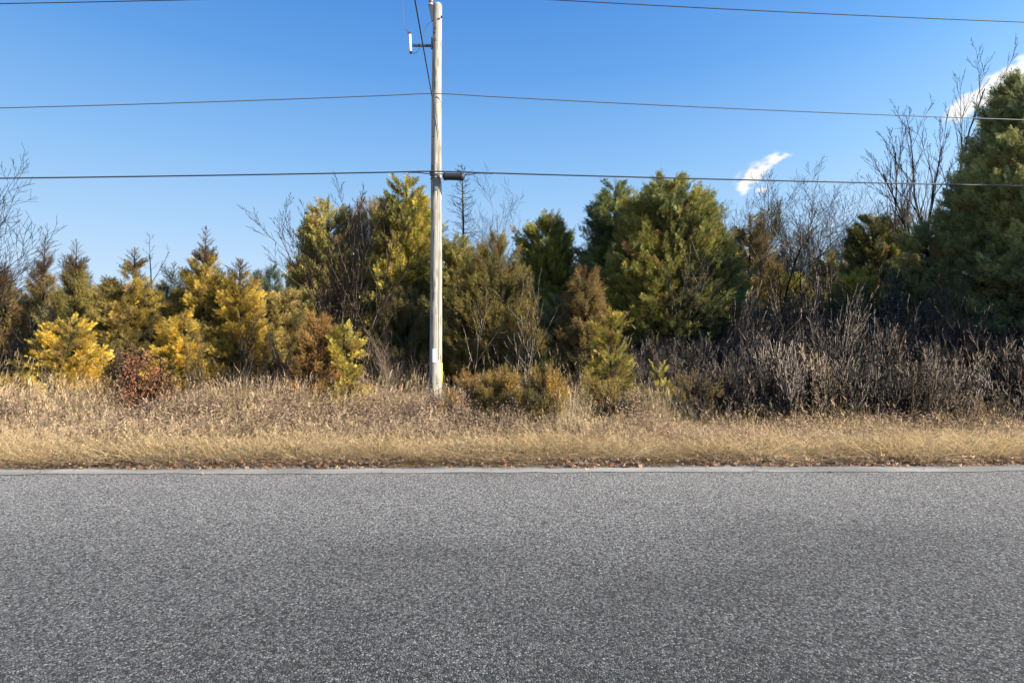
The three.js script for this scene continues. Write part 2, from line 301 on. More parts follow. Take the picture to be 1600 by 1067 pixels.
// shape: how wide the crown is at each height
const SHAPES = {
  dome: t => Math.pow(1 - t, 0.5) * (0.80 + 0.20 * smooth(0, 0.35, t)),
  cone: t => Math.pow(1 - t, 0.82) * smooth(-0.12, 0.16, t),
  egg: t => Math.pow(1 - t, 0.58) * smooth(-0.35, 0.30, t),
  column: t => Math.pow(1 - t, 0.42) * (0.72 + 0.28 * smooth(0, 0.4, t)),
  spire: t => Math.pow(1 - t, 1.25) * 1.05 * smooth(-0.1, 0.12, t) + 0.02,
  bush: t => Math.sqrt(Math.max(0, 1 - t * t * 0.96)) * smooth(-0.5, 0.3, t),
};
const textSeed = t => { let h = 7; for (let k = 0; k < t.length; k++) h = (Math.imul(h, 31) + t.charCodeAt(k)) | 0; return Math.abs(h) % 100003; };
function evergreen(name, label, category, group, x, z, h, r, o) {
  const seed = textSeed(label) % 5003, R = rng(seed), y0 = groundY(x, z) - 0.02;
  const t = thing(name, label, category, [x, y0, z], group);
  const prof = SHAPES[o.shape || 'cone'], jun = o.kind === 'juniper', set = jun ? JUNIPER : MIXED;
  const lean = V((R() - 0.5) * 0.05 * h + (o.lean || 0), 0, (R() - 0.5) * 0.05 * h);
  // trunk, with a slight wander
  const stemAt = u => V(lean.x * u * u + Math.sin(u * 5 + seed) * 0.02 * h * 0.3 * u, u * h, lean.z * u * u);
  const tg = new Geo(), tp = [], tr = [], rb = 0.014 * h + 0.015;
  for (let k = 0; k <= 8; k++) { tp.push(stemAt(k / 8 * 0.97)); tr.push(rb * (1 - 0.9 * k / 8) * (k ? 1 : 1.3)); }
  tg.tube(tp, tr, 7, [0.17, 0.115, 0.085]);
  mesh('trunk', tg.done(), trunkMat, t);
  const lg = new Geo(), sc = set.map(() => new Scatter());
  const dens = (o.dens || 1) * 1.2, size = (o.size || 1) * clamp(0.50 + h * 0.045, 0.5, 0.86), base = o.base || 0;
  const limbs = Math.round((34 + 18 * h * Math.max(0.5, r)) * dens);
  for (let k = 0; k < limbs; k++) {
    let u = 0, w = 0, tries = 0;
    do { u = R(); w = prof(u); } while (R() > 0.22 + 0.78 * w && tries++ < 20);
    u = lerp(base, 1, u) * 0.985; w = prof((u - base) / (1 - base));
    const az = k * 2.39996 + R() * 0.9;
    const lobe = (o.even || 0) + (1 - (o.even || 0)) * (0.62 + 0.62 * fbm(Math.cos(az) * 1.6 + 9, u * h * 0.75 + Math.sin(az) * 1.6 + seed, seed, 3));
    const len = Math.max(0.12, r * w * lobe * (0.82 + 0.36 * R()));
    const up = o.up !== undefined ? o.up : jun ? 0.75 : 0.42, rise = len * lerp(up * 0.45, up + 0.9, u) * (0.6 + 0.8 * R());
    const root = stemAt(Math.max(0.01, u - rise / h * 0.85)), out = V(Math.cos(az), 0, Math.sin(az));
    const at = s => root.clone().addScaledVector(out, len * s).add(V(0, rise * Math.pow(s, jun ? 1.3 : 1.15), 0));
    if (len > 0.3) lg.tube([at(0), at(0.5), at(0.95)], [0.008 + 0.012 * len, 0.006 + 0.007 * len, 0.004], 3, [0.16, 0.11, 0.085]);
    const tone = fbm(Math.cos(az) * 1.2 + 4, u * h * 0.9 + Math.sin(az) * 1.2, seed + 5, 3);
    const n = Math.max(1, Math.round((2.6 + len * 8.5) * dens));
    for (let q = 0; q < n; q++) {
      const s = q === 0 ? 0.95 : 1 - Math.pow(R(), 1.35) * 0.8, az2 = az + (R() - 0.5) * 1.5;
      const p = at(s * 0.9).add(V((R() - 0.5) * 0.34 * len, (R() - 0.5) * 0.26 * len, (R() - 0.5) * 0.34 * len));
      const upw = jun ? 0.55 + 0.8 * u + 0.5 * R() : -0.15 + 0.75 * u + 0.9 * R();
      const d = V(Math.cos(az2), upw, Math.sin(az2)).normalize();
      const nrm = V((R() - 0.5) * 1.4 - Math.sin(az) * 0.4, 0.5 + R() * 0.6, (R() - 0.5) * 1.4 + Math.cos(az) * 0.4).normalize();
      const f = clamp((tone - 0.5) * 2.8 + 0.5 + (R() - 0.5) * 0.4), a = o.colors[0], b = o.colors[1];
      const v = 1.75 + 0.65 * R(); let c = [0, 1, 2].map(i => lerp(a[i], b[i], f) * v * [0.96, 1.05, 1.0][i]);
      if (o.tipColor) { const m = smooth(o.tipFrom || 0.7, 1, u + (R() - 0.5) * 0.15); c = c.map((v, i) => lerp(v, o.tipColor[i], m)); }
      if (R() < (o.fleck || 0.06)) c = o.fleckColor || [0.28, 0.18, 0.08];
      const g = size * (0.62 + 0.55 * R()) * (u > 0.88 ? 0.75 : 1);
      sc[(k + q) % set.length].put(p, d, nrm, g, g, g, c);
    }
  }
  if (o.spire) {
    const S = o.spire, tg2 = new Geo(), t0 = stemAt(0.985); tg2.tube([stemAt(0.85), t0, t0.clone().add(V(0.02, S * 0.6, 0)), t0.clone().add(V(0.03, S, 0))], [0.025, 0.018, 0.010, 0.004], 4, [0.16, 0.11, 0.08]);
    for (let k = 0; k < 26; k++) { const f = k / 26, az = k * 2.4, dd = V(Math.cos(az), 0.55 + 0.5 * f, Math.sin(az)).normalize(), g = lerp(0.62, 0.18, f) * (0.7 + 0.6 * R()); sc[k % set.length].put(t0.clone().add(V(0.02 * f, S * (f - 0.12), 0)), dd, V(R() - 0.5, 1, R() - 0.5).normalize(), g * 0.7, g, g * 0.7, (o.tipColor || o.colors[0]).map(v => v * (0.8 + 0.5 * R()))); }
    mesh('leader', tg2.done(), twigMat, t);
  }
  // the leader
  for (let k = 0; k < 5; k++) { const u = 0.99 - k * 0.016; sc[k % set.length].put(stemAt(u - 0.3 / h), V((R() - 0.5) * 0.3, 1, (R() - 0.5) * 0.3).normalize(), V(R() - 0.5, 0.1, R() - 0.5).normalize(), size * 0.6, size * 0.75, size * 0.6, o.tipColor || o.colors[1]); }
  mesh('limbs', lg.done(), twigMat, t, 'stuff');
  sc.forEach((s, k) => s.build('crown', set[k], foliageMat, t));
  return t;
}
// winter colours, as leaf reflectance
const YEL = [[0.080, 0.060, 0.018], [0.262, 0.170, 0.028]], OLIVE = [[0.060, 0.058, 0.018], [0.135, 0.112, 0.030]], DARK = [[0.060, 0.066, 0.032], [0.125, 0.125, 0.052]];
const BROWN = [[0.085, 0.062, 0.024], [0.165, 0.115, 0.038]], GOLD = [[0.102, 0.073, 0.02], [0.30, 0.19, 0.028]], RUST = [[0.13, 0.075, 0.026], [0.24, 0.135, 0.044]], BLUE = [[0.022, 0.038, 0.034], [0.045, 0.062, 0.050]];
const TIP = [0.10, 0.062, 0.036];
const ER = (label, p, top, hw, z, o, name = 'cedar_tree', cat = 'cedar tree', group = 'cedars along the edge of the wood') => evergreen(name, label, cat, group, px(p, z), -z, topH(top, z) - groundY(px(p, z), -z) - (o.spire || 0) * 0.5, hw / 890 * z * 1.28, o);
const JR = (label, p, top, hw, z, o) => ER(label, p, top, hw, z, { kind: 'juniper', shape: 'spire', ...o }, 'juniper_tree', 'juniper', 'junipers with spiky brown tops');

JR('brownish juniper cut by the left edge of the picture', 8, 418, 50, 22, { colors: BROWN, tipColor: TIP, spire: 0.7 });
JR('tall thin juniper with twin bare tips near the left edge', 66, 378, 44, 22.5, { colors: BROWN, tipColor: TIP, tipFrom: 0.6, spire: 1.0 });
JR('pointed juniper whose star-like brown tip stands right of the twin tips', 112, 388, 48, 21, { colors: OLIVE, tipColor: TIP, tipFrom: 0.7, spire: 1.0 });
ER('lower dull olive cedar between the star-tipped juniper and the tall yellow cedar', 163, 440, 48, 22, { colors: BROWN, tipColor: TIP, tipFrom: 0.8 });
ER('tall yellow-green cedar above the red-brown oak bush', 208, 396, 58, 19.5, { colors: YEL, tipColor: TIP, tipFrom: 0.86, shape: 'cone', spire: 0.6 });
ER('shorter olive cedar filling the gap right of the tall yellow cedar', 258, 447, 42, 21, { colors: OLIVE, shape: 'cone' });
ER('yellow cedar with the tallest dark spire of the left group', 318, 370, 60, 20, { colors: YEL, tipColor: [0.085, 0.058, 0.04], tipFrom: 0.84, spire: 1.05 });
ER('yellow-green cedar at the right end of the yellow group', 376, 412, 54, 19.5, { colors: YEL, tipColor: TIP, tipFrom: 0.9, spire: 0.5 });
ER('brown and olive cedar in shade right of the yellow group', 442, 452, 46, 23, { colors: BROWN, shape: 'egg' });
for (const [l, p, t, z] of [['leftmost of three far blue-green spruces over the dip in the trees', 405, 428, 44], ['middle one of three far blue-green spruces over the dip in the trees', 426, 418, 46], ['rightmost of three far blue-green spruces over the dip in the trees', 459, 424, 43]])
  ER(l, p, t, 30, z, { colors: BLUE, kind: 'juniper', shape: 'spire', up: 0.2, size: 1.5, dens: 0.7 }, 'spruce_tree', 'spruce', 'far spruces');
ER('tall airy cedar with sky showing through its left side', 515, 304, 50, 26, { colors: [[0.07, 0.068, 0.03], [0.19, 0.15, 0.045]], shape: 'column', dens: 0.8, fleck: 0.12, base: 0.1 });
ER('brown twiggy cedar top between the two tallest cedars left of the pole', 578, 312, 40, 27.5, { colors: [[0.12, 0.09, 0.05], [0.20, 0.15, 0.08]], shape: 'column', dens: 0.85, kind: 'juniper' });
ER('tallest golden green cedar directly left of the utility pole', 630, 282, 54, 25.5, { colors: [[0.085, 0.074, 0.02], [0.21, 0.165, 0.034]], shape: 'column' });
ER('dark olive cedar with drooping boughs low behind the pole', 636, 455, 58, 21, { colors: [[0.05, 0.045, 0.02], [0.115, 0.09, 0.03]], shape: 'egg', kind: 'juniper', up: 0.25 });
ER('dark cedar behind the bare stems', 545, 440, 60, 25, { colors: [[0.05, 0.042, 0.022], [0.10, 0.075, 0.032]], shape: 'egg' });
ER('olive cedar close behind the right side of the pole', 712, 368, 48, 23.5, { colors: OLIVE, shape: 'dome' });
ER('broad brown-green cedar right of the pole', 774, 370, 70, 20, { colors: [[0.066, 0.058, 0.02], [0.15, 0.115, 0.034]], shape: 'egg', kind: 'juniper', up: 0.4, dens: 1.15 });
ER('upright green cedar with a rounded top in the middle of the wood', 850, 338, 56, 24.5, { colors: [[0.055, 0.06, 0.018], [0.15, 0.135, 0.030]], shape: 'column' });
ER('dark low cedar in front of the rounded green one', 868, 462, 52, 20.5, { colors: DARK, shape: 'egg' });
JR('reddish brown pointed juniper left of the big broad cedar', 915, 415, 42, 17.5, { colors: [[0.075, 0.06, 0.026], [0.165, 0.115, 0.045]], shape: 'cone', tipColor: [0.16, 0.095, 0.045], dens: 1.2 });
ER('big broad cedar, the largest crown right of centre', 1048, 281, 104, 20.5, { colors: [[0.055, 0.06, 0.022], [0.16, 0.138, 0.038]], shape: 'dome', dens: 1.3, fleck: 0.04, even: 0.6 });
ER('dark cedar joined to the left flank of the big broad one', 966, 289, 62, 23, { colors: [[0.045, 0.056, 0.026], [0.10, 0.108, 0.042]], shape: 'dome', fleck: 0.03 });
ER('olive cedar that forms the right shoulder of the big broad one', 1112, 352, 50, 21, { colors: OLIVE, shape: 'dome' });
ER('brown-tinged cedar mixed into the bare tree right of centre', 1170, 334, 42, 25.5, { colors: BROWN, shape: 'egg', dens: 0.75, fleck: 0.1 });
ER('small yellow-olive cedar low between the bare trees on the right', 1243, 432, 46, 28, { colors: [[0.09, 0.08, 0.02], [0.22, 0.18, 0.035]], shape: 'cone' });
ER('yellow-olive cedar at the foot of the spreading bare tree right of centre', 1210, 415, 40, 26.5, { colors: [[0.08, 0.072, 0.02], [0.20, 0.16, 0.036]], shape: 'egg' });
ER('pale olive cedar seen through the left one of the crooked bare trees', 1296, 398, 46, 28.5, { colors: [[0.07, 0.066, 0.024], [0.18, 0.148, 0.045]], shape: 'egg', fleck: 0.1 });
ER('round greyish cedar left of the tall shaded one', 1368, 334, 56, 21, { colors: [[0.055, 0.055, 0.022], [0.15, 0.125, 0.045]], shape: 'dome', fleck: 0.08, dens: 1.2 });
ER('small cedar with bright yellow sprigs in front of the greyish round one', 1342, 418, 40, 18, { colors: [[0.06, 0.06, 0.02], [0.20, 0.165, 0.032]], shape: 'egg' });
ER('dark cedar under the leaning bare tree on the right', 1452, 345, 60, 18, { colors: [[0.088, 0.096, 0.045], [0.175, 0.165, 0.068]], shape: 'egg', fleck: 0.05 });
ER('tall shaded cedar filling the right edge of the picture', 1612, 116, 108, 16.5, { colors: [[0.092, 0.100, 0.050], [0.19, 0.18, 0.082]], shape: 'egg', dens: 1.1, fleck: 0.06, fleckColor: [0.26, 0.19, 0.07] });
ER('slimmer dark cedar leaning on the left flank of the tall right-hand one', 1522, 262, 62, 17.5, { colors: [[0.088, 0.096, 0.048], [0.17, 0.165, 0.072]], shape: 'egg', fleck: 0.05, dens: 1.05 });
// the wood goes on beyond the right edge and shades the brush there
for (const [l, x, z, h, w] of [['nearest cedar of the wood beyond the right edge, close to the road', 18.5, 11.2, 11, 3.0], ['cedar beyond the right edge, just past the shaded one', 17.5, 15.5, 10, 2.8]])
  evergreen('cedar_tree', l, 'cedar tree', 'cedars along the edge of the wood', x, -z, h, w, { colors: DARK, shape: 'column', dens: 0.24, size: 1.3 });

// young evergreens that stand out in front
const YG = (name, label, cat, group, p, top, hw, z, o) => ER(label, p, top, hw, z, { size: 0.85, dens: 1.25, ...o }, name, cat, group);
YG('young_cedar', 'bright yellow young cedar left of the red-brown oak bush', 'young cedar', 'young cedars in front of the wood', 108, 498, 50, 15.6, { colors: GOLD, shape: 'egg' });
YG('young_cedar', 'bright yellow young cedar right of the red-brown oak bush', 'young cedar', 'young cedars in front of the wood', 282, 492, 42, 15.4, { colors: GOLD, shape: 'cone' });
YG('cedar_bush', 'low bright yellow cedar bush at the left edge of the grass', 'bush', 'low evergreen bushes in the dry grass', 8, 592, 34, 13.6, { colors: GOLD, shape: 'bush' });
YG('young_juniper', 'slim orange-brown young juniper left of the pole', 'young juniper', 'young junipers in front of the wood', 493, 490, 30, 12.9, { colors: RUST, kind: 'juniper', shape: 'cone' });
YG('young_cedar', 'slim yellow-green young cedar beside the orange-brown juniper', 'young cedar', 'young cedars in front of the wood', 541, 507, 30, 12.7, { colors: [[0.09, 0.075, 0.02], [0.225, 0.165, 0.03]], shape: 'cone', dens: 1 });
YG('young_cedar', 'slim yellow young cedar in front of the reddish juniper', 'young cedar', 'young cedars in front of the wood', 953, 487, 30, 12.4, { colors: [[0.09, 0.078, 0.022], [0.225, 0.165, 0.032]], shape: 'cone', dens: 1 });
YG('juniper_bush', 'rusty low juniper bush at the right foot of the pole', 'bush', 'low evergreen bushes in the dry grass', 728, 586, 32, 11.9, { colors: [[0.09, 0.058, 0.024], [0.18, 0.11, 0.04]], kind: 'juniper', shape: 'bush', dens: 0.7 });
YG('juniper_bush', 'rusty low juniper bush behind the thin grey fence post', 'bush', 'low evergreen bushes in the dry grass', 782, 584, 26, 11.8, { colors: [[0.10, 0.075, 0.025], [0.21, 0.135, 0.04]], kind: 'juniper', shape: 'bush' });
YG('juniper_bush', 'dark green and orange juniper bush left of the pale tall grass clump', 'bush', 'low evergreen bushes in the dry grass', 850, 578, 32, 10.9, { colors: [[0.055, 0.052, 0.018], [0.19, 0.12, 0.034]], kind: 'juniper', shape: 'egg' });
YG('juniper_bush', 'olive juniper bush at the foot of the slim yellow cedar', 'bush', 'low evergreen bushes in the dry grass', 952, 578, 38, 11.5, { colors: [[0.07, 0.058, 0.022], [0.15, 0.112, 0.038]], kind: 'juniper', shape: 'bush', dens: 0.55 });
YG('cedar_bush', 'small upright yellow cedar sprig at the left end of the shaded brush', 'bush', 'low evergreen bushes in the dry grass', 1030, 568, 14, 11.6, { colors: [[0.12, 0.10, 0.025], [0.22, 0.17, 0.035]], shape: 'cone', dens: 0.7, size: 0.6 });
YG('juniper_bush', 'olive and tan juniper bush in the brush below the big broad cedar', 'bush', 'low evergreen bushes in the dry grass', 1092, 592, 28, 11.4, { colors: [[0.06, 0.05, 0.024], [0.12, 0.088, 0.036]], kind: 'juniper', shape: 'bush', dens: 0.5 });

// ---------------------------------------------------------------- leafless trees and shrubs
function grow(G, T, R, p, d, len, r, lvl, o) {
  const segs = lvl === 0 ? 7 : lvl === 1 ? 5 : 3, pts = [p.clone()], rad = [r], dir = d.clone(), c = o.bark, cc = o.twig || o.bark;
  let q = p.clone();
  for (let k = 1; k <= segs; k++) {
    dir.add(V((R() - 0.5) * o.wild, (R() - 0.35) * o.wild * 0.8 + (o.lift || 0.06), (R() - 0.5) * o.wild));
    if (o.wind) dir.x += o.wind * 0.05;
    dir.normalize(); q = q.clone().addScaledVector(dir, len / segs); pts.push(q); rad.push(Math.max(o.min, r * (1 - 0.75 * k / segs)));
  }
  (lvl === 0 ? T : G).tube(pts, rad, lvl === 0 ? 6 : lvl === 1 ? 4 : 3, lvl < 2 ? c : cc, lvl === 0 ? c : cc);
  if (lvl >= o.levels) return;
  const n = o.kids[lvl];
  for (let k = 0; k < n; k++) {
    const f = lerp(lvl === 0 ? o.first : 0.2, 0.98, (k + R() * 0.8) / n), i = Math.min(segs - 1, Math.floor(f * segs)), s = f * segs - i;
    const at = pts[i].clone().lerp(pts[i + 1], s), along = pts[i + 1].clone().sub(pts[i]).normalize(), az = k * 2.4 + R() * 1.4, a = o.angle * (0.7 + 0.6 * R());
    const s1 = along.clone().cross(V(0.2, 0.3, 0.9)).normalize(), s2 = along.clone().cross(s1);
    const nd = along.multiplyScalar(Math.cos(a)).addScaledVector(s1, Math.sin(a) * Math.cos(az)).addScaledVector(s2, Math.sin(a) * Math.sin(az)).normalize();
    grow(G, T, R, at, nd, len * o.ratio * (1.15 - 0.6 * f) * (0.7 + 0.6 * R()), lerp(rad[i], rad[i + 1], s) * 0.62, lvl + 1, o);
  }
}
const GREY = [0.40, 0.36, 0.32], PALE = [0.56, 0.50, 0.43], REDDISH = [0.42, 0.32, 0.265], DIM = [0.20, 0.18, 0.165];
const BARE = { levels: 3, kids: [11, 7, 5], first: 0.25, angle: 0.65, ratio: 0.5, wild: 0.28, min: 0.005, bark: GREY, twig: [0.35, 0.30, 0.26] };
function bare(name, label, category, group, x, z, h, stems, o) {
  const R = rng(textSeed(label)), t = thing(name, label, category, [x, groundY(x, z) - 0.02, z], group), G = new Geo(), oo = { ...BARE, ...o };
  for (let k = 0; k < stems; k++) {
    const T = new Geo(), spread = stems > 1 ? (oo.fan || 0.25) : 0.06, a = k * 2.4 + R();
    const d = V(Math.cos(a) * spread * (0.4 + R()) + (oo.tilt || 0), 1, Math.sin(a) * spread * (0.4 + R())).normalize();
    grow(G, T, R, V(stems > 1 ? (R() - 0.5) * 0.3 : 0, 0, stems > 1 ? (R() - 0.5) * 0.3 : 0), d, h * (k ? 0.7 + 0.3 * R() : 1), oo.thick || (0.008 * h + 0.012) / Math.sqrt(stems) * 1.2, 0, oo);
    mesh(stems > 1 ? 'stem' : 'trunk', T.done(), twigMat, t);
  }
  mesh('twigs', G.done(), twigMat, t, 'stuff');
  return t;
}
const BT = (label, p, top, z, stems, o) => bare('bare_tree', label, 'bare tree', 'leafless trees in the wood', px(p, z), -z, topH(top, z) * 0.86, stems, o);
BT('leafless grey tree reaching in from the left edge', -62, 270, 17, 2, { tilt: 0.05, kids: [12, 8, 5], bark: PALE, twig: [0.46, 0.40, 0.35] });
BT('pale many-branched leafless tree low at the left edge', 62, 470, 17, 3, { bark: PALE, twig: [0.36, 0.31, 0.26], fan: 0.5, kids: [9, 7, 4] });
BT('thin leafless tree top between the two tallest yellow cedars', 236, 372, 25, 1, { kids: [8, 5, 3], ratio: 0.36 });
BT('clump of many reddish bare stems in front of the airy cedar', 548, 285, 17, 9, { bark: REDDISH, twig: [0.42, 0.31, 0.25], fan: 0.14, kids: [11, 7, 4], angle: 0.42, first: 0.22, ratio: 0.4, thick: 0.028 });
BT('second clump of greyish bare stems leaning against the first', 505, 420, 16.8, 5, { bark: [0.44, 0.38, 0.32], twig: [0.4, 0.33, 0.28], fan: 0.16, tilt: 0.06, kids: [9, 7, 4], angle: 0.42, ratio: 0.34, thick: 0.022 });
BT('leafless twiggy tree behind the right side of the pole', 764, 300, 28, 3, { fan: 0.2, kids: [10, 7, 5] });
BT('leafless spreading tree against the sky right of the big broad cedar', 1196, 286, 23, 2, { fan: 0.16, kids: [12, 8, 6], first: 0.4 });
BT('leaning leafless tree with grey trunk below the small cloud', 1232, 400, 19, 2, { fan: 0.2, tilt: -0.12, kids: [9, 6, 4], first: 0.35 });
BT('crooked leafless tree left of two on the right skyline', 1286, 312, 25, 3, { fan: 0.25, kids: [10, 7, 5], first: 0.3, wild: 0.4 });
BT('crooked leafless tree right of two on the right skyline', 1338, 318, 25.5, 2, { fan: 0.25, kids: [10, 7, 5], first: 0.3, wild: 0.4 });
BT('tall leafless tree with windswept upright stems beside the shaded cedar', 1462, 45, 21, 3, { fan: 0.13, tilt: -0.04, angle: 0.36, kids: [12, 7, 5], first: 0.5, ratio: 0.34, bark: [0.16, 0.14, 0.13], twig: [0.14, 0.115, 0.11], thick: 0.075 });
BT('tall leafless stem leaning left with many thin twigs beside the shaded cedar', 1436, 105, 21.5, 2, { fan: 0.1, tilt: -0.06, angle: 0.38, kids: [12, 7, 4], first: 0.5, ratio: 0.32, bark: [0.16, 0.14, 0.13], twig: [0.14, 0.115, 0.11], thick: 0.065 });
for (const [l, p, t, z] of [['far leafless twiggy tree just right of the big broad cedar', 1140, 338, 33], ['far leafless twiggy tree behind the leaning grey trunk', 1252, 326, 34], ['far leafless twiggy tree behind the left crooked tree', 1312, 330, 33], ['far leafless twiggy tree behind the round greyish cedar', 1392, 322, 32]])
  BT(l, p, t, z, 2, { fan: 0.22, kids: [13, 9, 6], first: 0.25, min: 0.006, bark: [0.36, 0.33, 0.31], twig: [0.36, 0.33, 0.31] });
{ // a dead conifer: straight stem, short level branches
  const z = 24.5, x = px(723, z), t = thing('dead_conifer', 'dead conifer with level bare branches rising just right of the pole', 'dead tree', [x, groundY(x, -z), -z]), R = rng(77), T = new Geo(), G = new Geo(), h = topH(258, z);
  T.tube([0, 0.25, 0.5, 0.75, 1].map(u => V(Math.sin(u * 4) * 0.05, u * h, 0)), [0.11, 0.09, 0.07, 0.045, 0.012], 7, [0.36, 0.30, 0.26]);
  for (let k = 0; k < 110; k++) { const u = 0.3 + 0.69 * (k + R()) / 110, az = k * 2.4, len = (1.5 * (1 - u) + 0.25) * (0.6 + 0.7 * R()); grow(G, G, R, V(Math.sin(u * 4) * 0.05, u * h, 0), V(Math.cos(az), 0.05 + 0.4 * R(), Math.sin(az)).normalize(), len, 0.016, 2, { ...BARE, levels: 3, kids: [0, 0, 5], wild: 0.3, bark: [0.3, 0.25, 0.2], twig: [0.3, 0.25, 0.2], lift: 0.03, min: 0.006 }); }
  mesh('trunk', T.done(), twigMat, t); mesh('branches', G.done(), twigMat, t, 'stuff');
}
const SP = (label, p, top, z, stems, o) => bare('bare_sapling', label, 'sapling', 'leafless saplings in front of the wood', px(p, z), -z, topH(top, z), stems, { bark: PALE, twig: [0.40, 0.35, 0.29], min: 0.006, kids: [9, 4, 2], ratio: 0.46, angle: 0.6, ...o });
SP('pale straight sapling with forked side branches right of the pole', 737, 466, 14.6, 1, { first: 0.22 });
SP('pale sapling of several spread stems before the dark middle cedars', 828, 452, 15, 3, { fan: 0.26 });
SP('thin pale sapling in front of the big broad cedar', 1052, 404, 18, 2, { fan: 0.14, kids: [12, 5, 3], bark: [0.33, 0.3, 0.26] });
SP('whitish forked sapling standing in the shaded brush', 1172, 478, 15.5, 3, { fan: 0.22, bark: [0.52, 0.47, 0.41], twig: [0.48, 0.43, 0.37] });
SP('slender grey sapling trunk in front of the shaded right-hand cedar', 1517, 455, 13.4, 1, { kids: [7, 4, 3], first: 0.4, bark: GREY });
SP('thin sapling at the foot of the right end yellow cedar', 378, 500, 15.5, 2, { fan: 0.12 });
SP('wiry bare sapling low behind the pole', 640, 555, 14.5, 4, { fan: 0.6, kids: [8, 4, 2], bark: [0.33, 0.29, 0.26] });
SP('thin pale sapling between the two low rusty bushes and the middle saplings', 795, 530, 14, 2, { fan: 0.3 });

// shrubs of upright canes: five shapes; those that stand out are things, the rest a thicket
function shrubGeo(seed, o) {
  const R = rng(seed), G = new Geo(), oo = { ...BARE, levels: 2, kids: [6, 4], first: 0.25, angle: 0.5, ratio: 0.42, wild: 0.24, min: 0.0045, bark: [1, 0.93, 0.86], twig: [0.95, 0.86, 0.8], ...o };
  for (let k = 0; k < (o.n || 9); k++) { const a = k * 2.4 + R(), s = (0.1 + 0.45 * R()) * (o.open || 1); grow(G, G, R, V((R() - 0.5) * 0.5, 0, (R() - 0.5) * 0.5), V(Math.cos(a) * s, 1, Math.sin(a) * s).normalize(), 0.6 + 0.45 * R(), 0.0085, 0, oo); }
  return G.done();
}
const SHRUB = [shrubGeo(301, { n: 10 }), shrubGeo(302, { n: 8, open: 1.5, wild: 0.4 }), shrubGeo(303, { n: 13, open: 0.6 }), shrubGeo(304, { n: 9, open: 1.2, wild: 0.5, kids: [8, 4] })];
function tinted(mat, c) { const m = mat.clone(); m.color.setRGB(...c); return m; }
const shrubMats = { grey: tinted(twigMat, [0.34, 0.31, 0.28]), tan: tinted(twigMat, [0.46, 0.36, 0.26]), dim: tinted(twigMat, [0.24, 0.20, 0.18]), white: tinted(twigMat, [0.52, 0.47, 0.42]) };
let shrubN = 0;
function shrub(label, p, top, z, w, mat) {
  const x = px(p, z), h = topH(top, z), m = mesh('bare_shrub', SHRUB[shrubN++ % 4], shrubMats[mat]);
  m.position.set(x, groundY(x, -z) - 0.02, -z); m.scale.set(w, h, w); m.rotation.y = shrubN * 1.9;
  meta(m, label, 'bare shrub', 'leafless shrubs along the verge');
}
shrub('pale cane shrub left of the leaning tan stalks at the shade edge', 1186, 545, 13.2, 1.1, 'white');
shrub('tan arching cane shrub in front of the shaded brush', 1290, 588, 11.4, 1.1, 'tan');
shrub('tall grey cane shrub reaching out of the right-hand brush', 1400, 535, 12.3, 1.1, 'grey');
shrub('pale shrub with antler-like tips right of the tall grey cane shrub', 1436, 560, 12.0, 0.9, 'white');
shrub('small pale bare shrub just above the grass near the right edge', 1534, 606, 10.9, 0.7, 'tan');
shrub('grey shrub low at the right edge of the picture', 1590, 585, 11.8, 1.0, 'grey');
shrub('tan upright shrub below the big broad cedar', 1140, 570, 12.2, 0.8, 'tan');
shrub('brown shrub left of the red-brown oak bush', 40, 520, 15.4, 1.5, 'grey');
shrub('dim shrub between the red-brown oak bush and the right yellow cedar', 345, 565, 15.2, 1.2, 'tan');
shrub('brown shrub under the yellow group beside the orange juniper', 440, 550, 15.4, 1.3, 'dim');
shrub('wiry shrub behind the slim yellow-green young cedar', 575, 560, 14.9, 1.2, 'grey');
{ // the brush that no one could count
  const R = rng(909), sc = SHRUB.map(() => new Scatter());
  const put = (x, z, h, w, c) => { const k = Math.floor(R() * 4), a = R() * 6.28, v = 0.75 + 0.5 * R(); sc[k].put(V(x, groundY(x, z) - 0.03, z), V((R() - 0.5) * 0.6, 1, (R() - 0.5) * 0.5).normalize(), V(Math.cos(a), 0, Math.sin(a)), w, h, w, c.map(q => q * v)); };
  for (let k = 0; k < 740; k++) {                                            // grey brush on the right
    const z = -(11.3 + 9.5 * Math.pow(R(), 1.15)), x = lerp(0.155 * -z + 0.2, 1.05 * -z, R());
    const d = -z - 11.3, low = lerp(0.62, 1.12, smooth(0.22, 0.55, x / -z)); put(x, z, low * (1.02 + 0.20 * d) * (0.45 + 0.75 * fbm(x * 0.6, z * 0.6, 301, 3) + 0.4 * R()) * (R() < 0.12 ? 1.5 : 1), 0.8 + 0.07 * d + 0.4 * R(), R() < 0.3 ? [0.62, 0.54, 0.46] : [0.60, 0.57, 0.55]);
  }
  for (let k = 0; k < 200; k++) {                                            // brown brush along the rest of the edge
    const z = -(12.6 + 8 * R()), x = lerp(-1.02 * -z, 0.2 * -z, R());
    const up = R() < 0.16; if (x > -3.2 && R() < 0.75) continue; put(x, z, (0.8 + 0.05 * (-z - 12)) * (0.5 + 0.6 * R()) * (up ? 2.2 : 1), up ? 0.6 : 0.8 + 0.5 * R(), up ? [0.62, 0.54, 0.45] : R() < 0.5 ? [0.52, 0.42, 0.33] : [0.42, 0.35, 0.30]);
  }
  const g = meta(new THREE.Group(), 'tangle of grey and brown leafless brush under the trees', null, null, 'stuff'); g.name = 'undergrowth'; scene.add(g);
  sc.forEach((s, k) => s.build('undergrowth_canes', SHRUB[k], twigMat, g));
}
